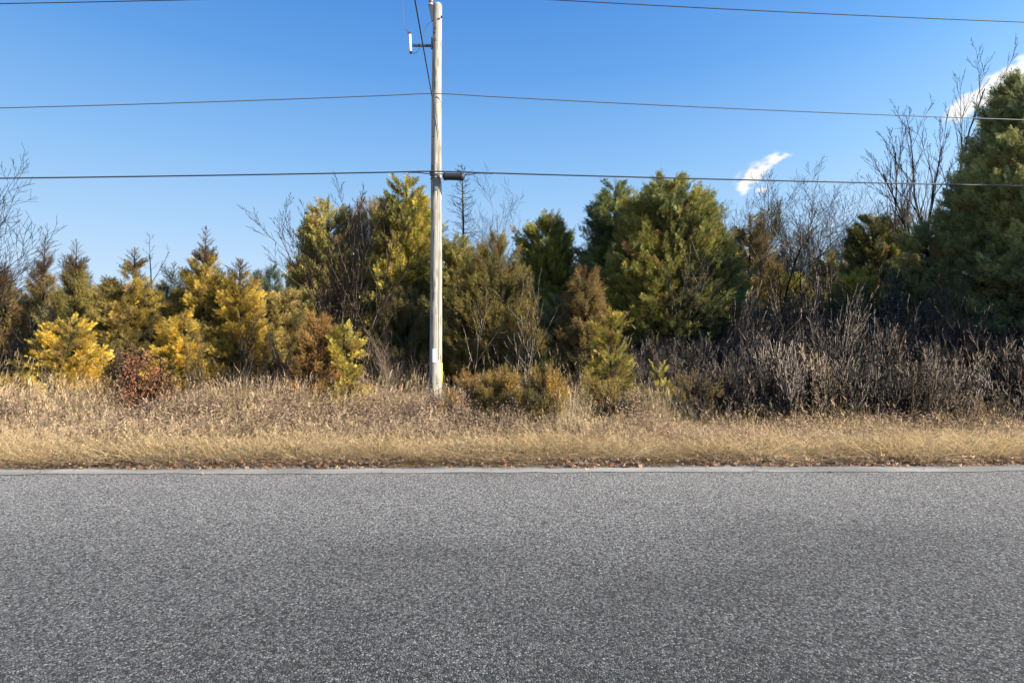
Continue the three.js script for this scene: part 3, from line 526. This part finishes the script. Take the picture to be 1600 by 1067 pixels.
{ // the young oak that kept its leaves
  const z = 12.9, x = px(216, z), R = rng(66), t = thing('oak_bush', 'low oak bush holding red-brown dead leaves between yellow cedars', 'bush', [x, groundY(x, -z), -z]);
  const G = new Geo(), L = new Geo(), sc = new Scatter();
  for (let k = 0; k < 12; k++) grow(G, G, R, V(0, 0, 0), V((R() - 0.5) * 1.3, 1, (R() - 0.5) * 1.3).normalize(), 0.9 + 0.55 * R(), 0.012, 0, { ...BARE, levels: 2, kids: [7, 4], bark: [0.2, 0.14, 0.11] });
  mesh('stem', G.done(), twigMat, t);
  const pr = V(0, 0, 1);
  L.kite(V(0, 0, 0), V(0, 1, 0), V(1, 0, 0), 1, 0.55, V(0.2, 0, 1).normalize(), [1, 1, 1], [1.15, 1, 0.9]); L.kite(V(0, 0.2, 0.02), V(0.5, 0.8, 0.25).normalize(), V(0.8, -0.5, 0.1), 0.6, 0.4, V(0.3, 0.2, 0.9).normalize(), [0.9, 0.85, 0.8]); L.kite(V(0, 0.2, -0.02), V(-0.5, 0.8, 0.2).normalize(), V(0.8, 0.5, 0.1), 0.6, 0.4, V(-0.3, 0.2, 0.9).normalize(), [0.9, 0.85, 0.8]);
  const sprigs = []; for (let k = 0; k < 46; k++) { const a = k * 2.4 + R(), w = R(); sprigs.push(V(Math.cos(a) * (0.15 + 0.75 * w), 1.65 - 0.95 * w - 0.45 * R(), Math.sin(a) * (0.15 + 0.75 * w))); }
  for (let k = 0; k < 2600; k++) {
    const q = sprigs[Math.floor(R() * sprigs.length)], u = 0.25 + 0.8 * Math.sqrt(R()), jit = () => (R() - 0.5) * 0.2, at = V(q.x * u + jit(), 0.1 + q.y * u + jit(), q.z * u + jit()), d = V(R() - 0.5, R() - 0.8, R() - 0.5).normalize(), v = 0.7 + 0.6 * R();
    const s = 0.028 + 0.036 * R(); sc.put(at, d, V(R() - 0.5, R() * 0.6, R()).normalize(), s, s, s, R() < 0.25 ? [0.34 * v, 0.15 * v, 0.07 * v] : [0.20 * v, 0.085 * v, 0.045 * v]);
  }
  sc.build('dead_leaves', L.done(), foliageMat, t);
}

// ---------------------------------------------------------------- far woods behind everything
{
  const R = rng(4242), sc = new Scatter();
  for (let k = 0; k < 210; k++) {
    const z = -(34 + 26 * R()), x = (R() * 2.5 - 1.25) * -z, gap = smooth(-0.28, -0.2, x / -z), h = lerp(4.2, 5.6, gap) + 2.2 * smooth(0.3, 0.42, x / -z) + R() * 2.0, r = 1.0 + R() * 0.8, y0 = groundY(x, z), dark = R();
    for (let q = 0; q < 46; q++) {
      const u = Math.pow(R(), 0.8), a = R() * 6.28, rr = r * Math.pow(1 - u, 0.8) * (0.6 + 0.5 * R());
      const v = 0.7 + 0.6 * R(), c = dark < 0.4 ? BLUE[1] : dark < 0.75 ? DARK[1] : OLIVE[1];
      sc.put(V(x + Math.cos(a) * rr * 0.7, y0 + u * h * 0.95, z + Math.sin(a) * rr * 0.7), V(Math.cos(a), 0.3 + u, Math.sin(a)).normalize(), V(R() - 0.5, 1, R() - 0.5).normalize(), 1.9, 1.6, 1.9, c.map(e => e * v));
    }
  }
  meta(sc.build('distant_woods', JUNIPER[0], foliageMat), 'dark far woods closing the gaps behind the nearer trees');
}

// ---------------------------------------------------------------- dry grass
function blade(G, R, o, h, w, lean, az, c, droop) {
  const segs = 3, dir = V(Math.cos(az), 0, Math.sin(az)), turn = az + 1.57 + (R() - 0.5) * 1.6, side = V(Math.cos(turn), 0, Math.sin(turn)), nrm = V(-side.z, 0.25, side.x).normalize(); let last = null;
  for (let k = 0; k <= segs; k++) {
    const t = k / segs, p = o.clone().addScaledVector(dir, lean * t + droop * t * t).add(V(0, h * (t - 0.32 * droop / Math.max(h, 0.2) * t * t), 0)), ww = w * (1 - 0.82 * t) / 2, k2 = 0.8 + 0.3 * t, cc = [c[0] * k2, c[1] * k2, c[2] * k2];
    const a = G.vert(p.clone().addScaledVector(side, ww), nrm, cc), b = G.vert(p.clone().addScaledVector(side, -ww), nrm, cc);
    if (last) { G.tri(last[0], last[1], a); G.tri(last[1], b, a); } last = [a, b];
    if (k === segs) return p;
  }
}
function tuft(seed, n, rad, hmin, w, bend, heads) {
  const R = rng(seed), G = new Geo();
  for (let k = 0; k < n; k++) {
    const a = R() * 6.28, q = Math.sqrt(R()) * rad, v = 0.75 + 0.5 * R(), c = [v, v * (0.95 + 0.1 * R()), v * (0.85 + 0.25 * R())];
    const tip = blade(G, R, V(Math.cos(a) * q, 0, Math.sin(a) * q), hmin + (1 - hmin) * R(), w * (0.6 + 0.8 * R()), bend * (0.1 + R() * 0.6), a + (R() - 0.5) * 2.4, c, bend * R() * 0.8);
    if (heads && R() < heads) for (let m = 0; m < 4; m++) { const d = V((R() - 0.5) * 1.1, 0.6 + R() * 0.5, (R() - 0.5) * 1.1).normalize(), s = d.clone().cross(V(R() - 0.5, 0.2, R() - 0.5)).normalize(); G.kite(tip.clone().addScaledVector(V(0, -1, 0), m * 0.03), d, s, 0.05 + 0.06 * R(), 0.0065, s.clone().cross(d), [c[0] * 1.12, c[1] * 1.06, c[2]]); }
  }
  return G.done();
}
// a dry weed: a stiff stem with side stalks and fluffy seed heads
function weed(seed) {
  const R = rng(seed), G = new Geo();
  for (let s = 0; s < 3; s++) {
    const lean = V((R() - 0.5) * 0.35, 1, (R() - 0.5) * 0.35), h = 0.75 + 0.25 * R(), o = V((R() - 0.5) * 0.16, 0, (R() - 0.5) * 0.16), at = t => o.clone().addScaledVector(lean, h * t);
    G.tube([at(0), at(0.5), at(1)], [0.005, 0.004, 0.0025], 3, [0.8, 0.72, 0.65]);
    for (let k = 0; k < 13; k++) {
      const t = 0.4 + 0.6 * (k + R()) / 13, az = k * 2.4, d = V(Math.cos(az) * 0.8, 0.75, Math.sin(az) * 0.8).normalize(), len = 0.07 + 0.16 * (1.1 - t), e = at(t).addScaledVector(d, len);
      G.tube([at(t), e], [0.003, 0.002], 3, [0.85, 0.76, 0.68]);
      for (let m = 0; m < 4; m++) { const dd = V(R() - 0.5, R() - 0.1, R() - 0.5).normalize(), ss = dd.clone().cross(V(0.2, 0.9, 0.4)).normalize(); G.kite(e, dd, ss, 0.025 + 0.025 * R(), 0.010, ss.clone().cross(dd), [1.15, 1.02, 0.9]); }
    }
  }
  return G.done();
}
{
  const R = rng(2024);
  const SHORT = [tuft(401, 24, 0.11, 0.3, 0.007, 0.55), tuft(402, 22, 0.14, 0.25, 0.007, 0.85)];
  const MID = [tuft(411, 22, 0.14, 0.35, 0.005, 0.22, 0.4), tuft(412, 22, 0.16, 0.3, 0.005, 0.38, 0.5)];
  const TALL = [tuft(421, 18, 0.14, 0.35, 0.005, 0.16, 0.25), tuft(422, 18, 0.18, 0.3, 0.005, 0.32, 0.2), tuft(423, 16, 0.12, 0.3, 0.005, 0.6, 0.15)];
  const WEED = [weed(431), weed(432)], WISP = [tuft(441, 11, 0.10, 0.4, 0.004, 0.5, 0.3), tuft(442, 10, 0.14, 0.4, 0.004, 0.25, 0.5)], wisp = WISP.map(() => new Scatter());
  const short = SHORT.map(() => new Scatter()), mid = MID.map(() => new Scatter()), tall = TALL.map(() => new Scatter()), wd = WEED.map(() => new Scatter());
  const pick = a => a[Math.floor(R() * a.length)];
  const up = (k, wx = -0.12) => V((R() - 0.5) * k + wx, 1, (R() - 0.5) * k).normalize(), any = () => { const a = R() * 6.28; return V(Math.cos(a), 0, Math.sin(a)); };
  const tint = (c, v0 = 0.75, v1 = 1.25) => { const v = lerp(v0, v1, R()); return c.map(q => q * v); };
  const GOLDG = [[0.82, 0.62, 0.40], [0.75, 0.55, 0.34], [0.86, 0.69, 0.47], [0.70, 0.51, 0.29]], TAN = [[0.66, 0.51, 0.31], [0.60, 0.45, 0.27], [0.70, 0.56, 0.36], [0.52, 0.39, 0.24]], MAUVE = [[0.54, 0.42, 0.275], [0.47, 0.36, 0.235], [0.60, 0.48, 0.32], [0.36, 0.27, 0.18]];
  const XR = 19;
  const bushes = [[728, 11.9, 0.35], [782, 11.8, 0.3], [850, 10.9, 0.42], [952, 11.5, 0.42], [1092, 11.2, 0.36], [493, 12.9, 0.4], [541, 12.7, 0.36], [216, 12.9, 0.7], [1030, 11.6, 0.15]].map(([p, z, w]) => [px(p, z), -z, w]);
  const blocked = (x, z) => bushes.some(([bx, bz, w]) => Math.abs(x - bx * (z / bz)) < w && z > bz - 0.2 && z < bz + 1.5 && R() < 0.82);
  const height = x => lerp(0.80, 0.36, smooth(1.6, 5.5, x)) * (0.62 + 0.42 * fbm(x * 1.3, 2, 85, 3)) * (1 - 0.38 * 0.5 * Math.exp(-Math.pow((x + 1.45) / 0.8, 2))) * (1 - 0.5 * Math.exp(-Math.pow((x + 7.9) / 0.9, 2)));                 // lower on the right
  for (let k = 0; k < 6000; k++) {
    const x = (R() * 2 - 1) * XR, d = 0.12 + 1.25 * Math.pow(R(), 1.1), z = edgeZ(x) - d, h = (0.07 + 0.19 * smooth(0, 0.6, d)) * (0.25 + 1.5 * fbm(x * 1.6, z * 1.8, 71, 3)) * (0.7 + 0.65 * R());
    const g = x > 7 && R() < 0.12 ? [0.55, 0.50, 0.22] : pick(GOLDG);
    short[k % 2].put(V(x, groundY(x, z), z), up(0.5, 0), any(), 0.9, h * 1.1, 0.9, tint(g));
  }
  for (let k = 0; k < 6800; k++) {
    const x = (R() * 2 - 1) * XR, d = 0.7 + 2.3 * R(), z = edgeZ(x) - d, hh = lerp(0.26, height(x) * 0.75, smooth(0.6, 2.6, d)) * (0.55 + 0.9 * fbm(x * 0.8, z, 73, 3)) * (0.8 + 0.45 * R());
    mid[k % 2].put(V(x, groundY(x, z), z), up(0.45, -0.04), any(), 1, hh, 1, tint(fbm(x * 0.6, z * 0.9, 75, 3) + (R() - 0.5) * 0.5 - d * 0.06 > 0.42 ? pick(TAN) : pick(MAUVE)));
  }
  for (let k = 0; k < 7500; k++) {
    const x = (R() * 2 - 1) * XR, far = x > 3 ? 4.3 : 5.6, d = 1.9 + (far - 1.9) * Math.pow(R(), 0.9), z = edgeZ(x) - d, n = fbm(x * 0.7, z * 0.7, 77, 3);
    const hh = height(x) * lerp(0.72, 1.22, smooth(1.9, 4, d)) * (0.1 + 1.75 * n) * (0.75 + 0.5 * R());
    if ((n < 0.42 && R() < 0.8) || blocked(x, z)) continue;
    tall[k % 3].put(V(x, groundY(x, z), z), up(0.4, x < -6 ? 0.28 : -0.14), any(), 1, hh, 1, tint(R() < 0.3 ? pick(TAN) : pick(MAUVE), 0.6, 1.15));
  }
  for (let k = 0; k < 8500; k++) {                                           // long arching stalks in loose groups
    const x = (R() * 2 - 1) * XR, d = 1.5 + (x > 3 ? 2.4 : 4.6) * R(), z = edgeZ(x) - d, n = fbm(x * 0.9 + 7, z * 0.5, 79, 3); if (n < 0.36 + 0.26 * R() || blocked(x, z)) continue;
    wisp[k % 2].put(V(x, groundY(x, z), z), up(0.3, (fbm(x * 0.35, 3, 83, 2) - 0.45) * 1.5), any(), 1.1, Math.max(0.45, height(x)) * lerp(0.8, 1.75, smooth(1.5, 4.5, d)) * (0.55 + 0.95 * R() * R() + 0.25 * R()), 1.1, tint(R() < 0.5 ? pick(TAN) : pick(MAUVE), 0.8, 1.25));
  }
  for (let k = 0; k < 2900; k++) {
    const x = (R() * 2 - 1) * XR, d = 1.3 + 4.2 * R(), z = edgeZ(x) - d; if (blocked(x, z)) continue; const hh = Math.max(0.4, height(x)) * lerp(0.65, 1.15, smooth(1.5, 4, d)) * (0.5 + 0.9 * R());
    wd[k % 2].put(V(x, groundY(x, z), z), up(0.25), any(), 1, hh, 1, tint(R() < 0.4 ? [0.56, 0.43, 0.33] : [0.42, 0.32, 0.25]));
  }
  const grp = (name, label) => { const g = meta(new THREE.Group(), label, null, null, 'stuff'); g.name = name; scene.add(g); return g; };
  const g1 = grp('short_grass', 'strip of short golden dry grass along the road edge'), g2 = grp('tall_grass', 'band of taller tan and brown dry grass before the trees'), g3 = grp('weeds', 'dry stiff weeds with fluffy seed heads in the tall grass');
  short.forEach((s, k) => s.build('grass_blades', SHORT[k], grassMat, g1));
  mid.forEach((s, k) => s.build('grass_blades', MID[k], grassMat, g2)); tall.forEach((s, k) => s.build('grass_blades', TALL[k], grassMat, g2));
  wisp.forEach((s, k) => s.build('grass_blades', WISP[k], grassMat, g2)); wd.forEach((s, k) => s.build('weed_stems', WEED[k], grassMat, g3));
  // tall pale clumps that stand out
  const clump = (label, p, z, h, w, col) => {
    const x = px(p, z), t = thing('grass_clump', label, 'grass clump', [x, groundY(x, -z), -z], 'pale tall grass clumps'), sc = new Scatter();
    for (let k = 0; k < 34; k++) { const a = R() * 6.28, q = Math.sqrt(R()) * w; sc.put(V(Math.cos(a) * q, 0, Math.sin(a) * q), V(Math.cos(a) * q * 0.35, 1, Math.sin(a) * q * 0.35).normalize(), any(), 0.9, h * (0.75 + 0.35 * R()), 0.9, tint(col, 0.85, 1.15)); }
    sc.build('stalks', TALL[0], grassMat, t);
  };
  clump('pale beige fan of tall grass right of the dark juniper bush', 892, 10.7, 1.2, 0.4, [0.80, 0.66, 0.48]);
  clump('pale grass clump before the left end of the shaded brush', 1022, 10.9, 1.1, 0.26, [0.66, 0.53, 0.38]);
  clump('pale reddish grass clump left of the orange-brown juniper', 452, 11.6, 1.35, 0.45, [0.66, 0.5, 0.38]);
  clump('tall pale grass clump left of the red-brown oak bush', 125, 12.0, 1.3, 0.5, [0.64, 0.51, 0.37]);
  clump('tall pale grass clump right of the red-brown oak bush', 385, 11.8, 1.3, 0.5, [0.62, 0.49, 0.36]);
  // fallen leaves blown against the verge
  const LG = new Geo(), ls = new Scatter();
  LG.kite(V(0, 0, 0), V(0, 1, 0.1).normalize(), V(1, 0, 0), 1, 0.6, V(0.3, 0, 1).normalize(), [1, 1, 1], [1.2, 1.1, 1]); LG.kite(V(0.05, 0.1, 0), V(0.6, 0.7, 0.4).normalize(), V(0.7, -0.6, 0.2), 0.7, 0.45, V(0.5, 0.2, 0.8).normalize(), [0.85, 0.8, 0.8]); LG.kite(V(-0.05, 0.1, 0), V(-0.6, 0.7, 0.3).normalize(), V(0.7, 0.6, -0.2), 0.7, 0.45, V(-0.5, 0.2, 0.8).normalize(), [0.95, 0.9, 0.85]);
  for (let k = 0; k < 16000; k++) {
    const x = (R() * 2 - 1) * XR, d = (R() < 0.06 ? -0.5 * R() : -0.16 + 0.56 * Math.pow(R(), 1.4)), z = edgeZ(x) - d; if (fbm(x * 0.9, 3, 81, 4) < 0.34 + 0.3 * R() - 0.1) continue;
    const s = 0.035 + 0.045 * R(), c = R() < 0.62 ? [0.15, 0.08, 0.045] : R() < 0.6 ? [0.26, 0.14, 0.07] : [0.40, 0.27, 0.15];
    ls.put(V(x, Math.max(groundY(x, z), -0.03) + 0.008 + 0.07 * R() * smooth(0, 0.15, d), z), V(R() - 0.5, (R() - 0.5) * 0.7, R() - 0.5).normalize(), V((R() - 0.5) * 0.9, 1, (R() - 0.5) * 0.9 + 0.3).normalize(), s, s, s, tint(c, 0.6, 1.35));
  }
  meta(ls.build('fallen_leaves', LG.done(), foliageMat), 'brown fallen leaves blown along the edge of the road');
}

// ---------------------------------------------------------------- utility pole, wires and what hangs on them
const PZ = 13, PX0 = px(679.6, PZ), PX1 = px(683.2, PZ), PH = topH(6, PZ);
{
  const t = thing('utility_pole', 'weathered grey wooden utility pole rising from the dry grass', 'utility pole', [PX0, groundY(PX0, -PZ), -PZ]), y0 = groundY(PX0, -PZ), H = PH - y0;
  const woodTex = dataTex(512, 1024, (i, j) => {
    const w = vnoise(i / 4, j / 220, 21, 128) * 0.45 + vnoise(i / 1.5, j / 60, 22) * 0.25 + vnoise(i / 50, j / 160, 23) * 0.3;
    const crack = smooth(0.78, 0.92, vnoise(i / 6 + vnoise(1, j / 90, 26) * 3, j / 190, 24)) * 0.5, stain = smooth(0.55, 0.8, fbm(i / 90, j / 200, 25, 3)) * 0.13, v = 0.43 + 0.32 * w - crack - stain * 1.6;
    return [v + 0.005, v - 0.015, v - 0.055];
  }, true);
  const woodMat = new THREE.MeshStandardMaterial({ map: woodTex, bumpMap: woodTex, bumpScale: 0.012, roughness: 0.92 });
  const SEG = 28, ROWS = 26, p = [], u = [], ix = [], R = rng(8);
  const rAt = v => lerp(0.150, 0.102, Math.pow(v, 0.9)), cx = v => (PX1 - PX0) * v + Math.sin(v * 7) * 0.006;
  for (let j = 0; j <= ROWS; j++) {
    const v = j / ROWS;
    for (let i = 0; i <= SEG; i++) { const a = i / SEG * Math.PI * 2, rr = rAt(v) * (1 + 0.02 * Math.sin(a * 3 + v * 6)) + (fbm(Math.cos(a) * 3 + 5, v * 30 + Math.sin(a) * 3, 27, 2) - 0.5) * 0.010; p.push(cx(v) + Math.cos(a) * rr, v * H * 0.996, Math.sin(a) * rr); u.push(i / SEG * 2, v * H / 2.4); }
  }
  for (let j = 0; j < ROWS; j++) for (let i = 0; i < SEG; i++) { const a = j * (SEG + 1) + i, b = a + 1, c = a + SEG + 1, d = c + 1; ix.push(a, c, b, b, c, d); }
  const top = p.length / 3, last = ROWS * (SEG + 1);                         // chamfered, slightly domed top
  for (let i = 0; i <= SEG; i++) { const a = i / SEG * Math.PI * 2; p.push(cx(1) + Math.cos(a) * rAt(1) * 0.82, H + 0.008, Math.sin(a) * rAt(1) * 0.82); u.push(i / SEG * 2, H / 2.4 + 0.02); }
  for (let i = 0; i < SEG; i++) ix.push(last + i, top + i, last + i + 1, last + i + 1, top + i, top + i + 1);
  const cap = p.length / 3; p.push(cx(1), H + 0.015, 0); u.push(0.5, H / 2.4 + 0.05);
  for (let i = 0; i < SEG; i++) ix.push(top + i, cap, top + i + 1);
  const g = new THREE.BufferGeometry(); g.setAttribute('position', new THREE.Float32BufferAttribute(p, 3)); g.setAttribute('uv', new THREE.Float32BufferAttribute(u, 2)); g.setIndex(ix); g.computeVertexNormals();
  mesh('shaft', g, woodMat, t);
  const steel = new THREE.MeshStandardMaterial({ color: new THREE.Color().setRGB(0.07, 0.075, 0.085), roughness: 0.6, metalness: 0.4 });
  const dark = new THREE.MeshStandardMaterial({ color: new THREE.Color().setRGB(0.03, 0.03, 0.035), roughness: 0.6 });
  const porcelain = new THREE.MeshPhysicalMaterial({ color: new THREE.Color().setRGB(0.62, 0.63, 0.62), roughness: 0.3, clearcoat: 0.6 });
  const brown = new THREE.MeshPhysicalMaterial({ color: new THREE.Color().setRGB(0.16, 0.055, 0.03), roughness: 0.25, clearcoat: 0.8 });
  const yAt = py => topH(py, PZ) - y0, xAt = p_ => px(p_, PZ) - PX0;
  const box = (w, h, d, x, y, z, rz = 0, ry = 0) => { const b = new THREE.BoxGeometry(w, h, d, 1, 1, 1); b.rotateZ(rz); b.rotateY(ry); b.translate(x, y, z); return b; };
  // bracket and brown post insulator at the very top
  const br = new THREE.Shape(); br.moveTo(0, 0); br.lineTo(-0.02, 0.02); br.lineTo(-0.085, 0.34); br.lineTo(-0.085, 0.37); br.lineTo(0.02, 0.37); br.lineTo(0.02, 0);
  const bg = new THREE.ExtrudeGeometry(br, { depth: 0.05, bevelEnabled: true, bevelSize: 0.006, bevelThickness: 0.006, bevelSegments: 1 }); bg.translate(xAt(676.2), yAt(34), 0.02);
  mesh('top_bracket', bg, steel, t);
  const ins = []; for (const [r, y] of [[0.0, 0], [0.042, 0], [0.042, 0.05], [0.03, 0.06], [0.06, 0.08], [0.03, 0.10], [0.058, 0.125], [0.03, 0.145], [0.056, 0.17], [0.03, 0.19], [0.05, 0.215], [0.03, 0.25], [0.03, 0.29], [0, 0.30]]) ins.push(new THREE.Vector2(r, y));
  const ig = new THREE.LatheGeometry(ins, 18); ig.translate(xAt(673.6), yAt(9), 0.045); const topIns = mesh('insulator', ig, brown, t);
  const fl = new THREE.CylinderGeometry(0.05, 0.05, 0.025, 16); fl.translate(xAt(673.6), yAt(9) + 0.012, 0.045); mesh('insulator_flange', fl, porcelain, topIns);
  // fused cutout on its arm
  const arm = box(0.45, 0.045, 0.045, xAt(659.5), yAt(71.5), 0.03, -0.02); const armM = mesh('cutout_arm', arm, dark, t);
  mesh('arm_plate', box(0.02, 0.26, 0.07, xAt(674.6), yAt(68), 0.03), dark, armM);
  const cut = []; for (let k = 0; k <= 14; k++) { const s = k % 2 ? 0.040 : 0.026; cut.push(new THREE.Vector2(k === 0 || k === 14 ? 0.02 : s, k * 0.03)); }
  const cg = new THREE.LatheGeometry(cut, 16); cg.translate(0, -0.21, 0); cg.rotateZ(0.05); cg.translate(xAt(641), yAt(68), 0.05); const cutM = mesh('cutout_insulator', cg, porcelain, t);
  const cap1 = box(0.07, 0.045, 0.07, xAt(640), yAt(54), 0.05, 0.3), cap2 = box(0.055, 0.045, 0.06, xAt(642.2), yAt(82.5), 0.05, 0.1);
  mesh('end_cap', cap1, dark, cutM); mesh('end_cap', cap2, dark, cutM);
  const tubeAlong = (pts, r, seg = 24) => new THREE.TubeGeometry(new THREE.CatmullRomCurve3(pts.map(q => V(...q))), seg, r, 6);
  mesh('jumper_wire', tubeAlong([[xAt(640), yAt(52), 0.05], [xAt(633), yAt(45), 0.06], [xAt(630.5), yAt(32), 0.06], [xAt(630), yAt(14), 0.07], [xAt(632), yAt(-22), 0.08], [xAt(655), yAt(-30), 0.1]], 0.006), steel, t);
  mesh('jumper_wire', tubeAlong([[xAt(642), yAt(83), 0.05], [xAt(650), yAt(84), 0.06], [xAt(659), yAt(72), 0.08], [xAt(664), yAt(52), 0.09], [xAt(670), yAt(40), 0.1], [xAt(677), yAt(36), 0.1]], 0.006), steel, t);
  // bolts and hardware
  for (const [a, b] of [[680.5, 47], [679.5, 53], [680.3, 65], [690.4, 30]]) { const c = new THREE.CylinderGeometry(0.022, 0.022, 0.05, 8); c.rotateX(Math.PI / 2); c.translate(xAt(a), yAt(b), 0.11); mesh('bolt', c, dark, t); }
  for (const [a, b] of [[676, 260], [679.3, 264], [676, 300], [678, 185], [677, 215]]) { const c = new THREE.CylinderGeometry(0.016, 0.016, 0.03, 8); c.rotateX(Math.PI / 2); c.translate(xAt(a), yAt(b), 0.122); mesh('bolt', c, dark, t); }
  // strand clamp and the grey tag below it
  mesh('strand_clamp', box(0.09, 0.10, 0.09, xAt(675.5), yAt(272), 0.10), dark, t);
  const band = new THREE.TorusGeometry(0.135, 0.006, 6, 30); band.rotateX(Math.PI / 2); band.translate(xAt(681.5), yAt(279), 0); mesh('band', band, steel, t);
  const tagG = (w, h, rad, ang, x, y) => { const c = new THREE.CylinderGeometry(rad, rad, h, 10, 1, true, ang - w / rad / 2, w / rad); c.translate(x, y, 0); return c; };
  mesh('pole_tag', tagG(0.09, 0.25, 0.142, 0.12, xAt(681.3), yAt(290)), new THREE.MeshStandardMaterial({ color: new THREE.Color().setRGB(0.09, 0.12, 0.13), roughness: 0.6, side: THREE.DoubleSide }), t);
  mesh('white_plate', tagG(0.10, 0.31, 0.152, -0.02, xAt(679.9), yAt(555)), new THREE.MeshStandardMaterial({ color: new THREE.Color().setRGB(0.66, 0.68, 0.72), roughness: 0.45, side: THREE.DoubleSide }), t);
  const yg = new THREE.CapsuleGeometry(0.017, 0.40, 4, 10); yg.translate(xAt(690.2), yAt(581), 0.02); mesh('cable_guard', yg, new THREE.MeshStandardMaterial({ color: new THREE.Color().setRGB(0.52, 0.40, 0.07), roughness: 0.5 }), t);
  mesh('ground_wire', tubeAlong([[xAt(681), yAt(160), 0.13], [xAt(684), yAt(190), 0.135], [xAt(687.5), yAt(222), 0.115], [xAt(687.6), yAt(300), 0.125], [xAt(688), yAt(420), 0.125], [xAt(688.6), yAt(560), 0.13]], 0.007, 60), steel, t);
}
{
  const black = new THREE.MeshStandardMaterial({ color: new THREE.Color().setRGB(0.025, 0.027, 0.035), roughness: 0.55 });
  const alu = new THREE.MeshStandardMaterial({ color: new THREE.Color().setRGB(0.10, 0.11, 0.13), roughness: 0.5, metalness: 0.3 });
  const PT = V(px(681, PZ), 0, -PZ);
  // a span that falls away from the pole on both sides, as wires do between two poles
  function span(label, py, sl, sr, r, mat, zo, group) {
    const y = topH(py, PZ), pts = [];
    for (let k = -40; k <= 40; k++) { const d = k * 1.1, s = d < 0 ? sl : sr; pts.push(V(PT.x + d * Math.cos(YAW), y - s * Math.abs(d) + s * d * d / 58, PT.z + zo - d * Math.sin(YAW))); }
    const g = new THREE.TubeGeometry(new THREE.CatmullRomCurve3(pts), 240, r, 6);
    meta(mesh('overhead_wire', g, mat), label, 'overhead wire', group);
  }
  span('topmost power line crossing the upper corners of the sky', -10, 0.044, 0.050, 0.0105, black, 0.05);
  span('middle thin wire crossing the pole below its small side arm', 150, 0.050, 0.048, 0.0105, alu, 0.16);
  span('lowest thick cable crossing the pole just above the treetops', 270.5, 0.026, 0.025, 0.016, black, 0.17);
  // communication cable bundled under the lowest strand near the pole
  const y = topH(272.5, PZ), xx = p => px(p, PZ), zz = -PZ + 0.19;
  const loop = new THREE.TubeGeometry(new THREE.CatmullRomCurve3([V(xx(640), topH(272.8, PZ), zz), V(xx(657), topH(273.0, PZ), zz), V(xx(668), topH(274.6, PZ), zz + 0.01), V(xx(694), topH(275.5, PZ), zz + 0.01)]), 20, 0.011, 6);
  meta(mesh('cable_loop', loop, black), 'short slack cable running into the left end of the black splice case', 'cable');
  const loop2 = new THREE.TubeGeometry(new THREE.CatmullRomCurve3([V(xx(726), topH(277, PZ), zz), V(xx(735), topH(276, PZ), zz), V(xx(744), topH(274.2, PZ), zz), V(xx(770), topH(274.4, PZ), zz)]), 20, 0.011, 6);
  meta(mesh('cable_loop', loop2, black), 'short slack cable leaving the right end of the black splice case', 'cable');
  const t = thing('splice_case', 'black cylindrical cable splice case hanging under the lowest cable', 'splice case', [xx(710), topH(279.0, PZ), zz]);
  const prof = [[0.0, -0.25], [0.03, -0.25], [0.05, -0.235], [0.088, -0.22], [0.088, -0.17], [0.081, -0.165], [0.081, 0.165], [0.088, 0.17], [0.088, 0.22], [0.05, 0.235], [0.03, 0.25], [0, 0.25]].map(q => new THREE.Vector2(...q));
  const cg = new THREE.LatheGeometry(prof, 20); cg.rotateZ(Math.PI / 2 - 0.02); mesh('case_body', cg, new THREE.MeshStandardMaterial({ color: new THREE.Color().setRGB(0.010, 0.010, 0.012), roughness: 0.6 }), t);
  for (const s of [-1, 1]) { const b = new THREE.BoxGeometry(0.02, 0.09, 0.02); b.translate(s * 0.19, 0.085, 0); mesh('hanger', b, alu, t); }
  const rib = new THREE.BoxGeometry(0.34, 0.012, 0.012); rib.translate(0, 0.0, 0.083); mesh('seam', rib, black, t);
  // drop line over the road towards the viewer
  const h = topH(153, PZ), a = V(px(676, PZ), h, -PZ + 0.13), pts = [];
  for (let k = 0; k <= 20; k++) { const d = k * 1.5; pts.push(V(a.x + d * 0.066, h - 0.012 * d + 0.0004 * d * d, a.z + d)); }
  meta(mesh('drop_line', new THREE.TubeGeometry(new THREE.CatmullRomCurve3(pts), 80, 0.013, 6), black), 'dark service line coming from the pole over the road', 'overhead wire');
}
{
  const z = 12.2, x = px(757.5, z), t = thing('fence_post', 'thin weathered grey fence post among the low rusty bushes', 'fence post', [x, groundY(x, -z), -z]);
  const G = new Geo(), h = topH(580, z); G.tube([V(0, 0, 0), V(0.01, h * 0.5, 0), V(0, h, 0), V(0, h + 0.01, 0)], [0.042, 0.04, 0.036, 0.004], 9, [0.50, 0.46, 0.40], [0.58, 0.54, 0.48]);
  mesh('post', G.done(), trunkMat, t);
}
renderer.render(scene, camera);
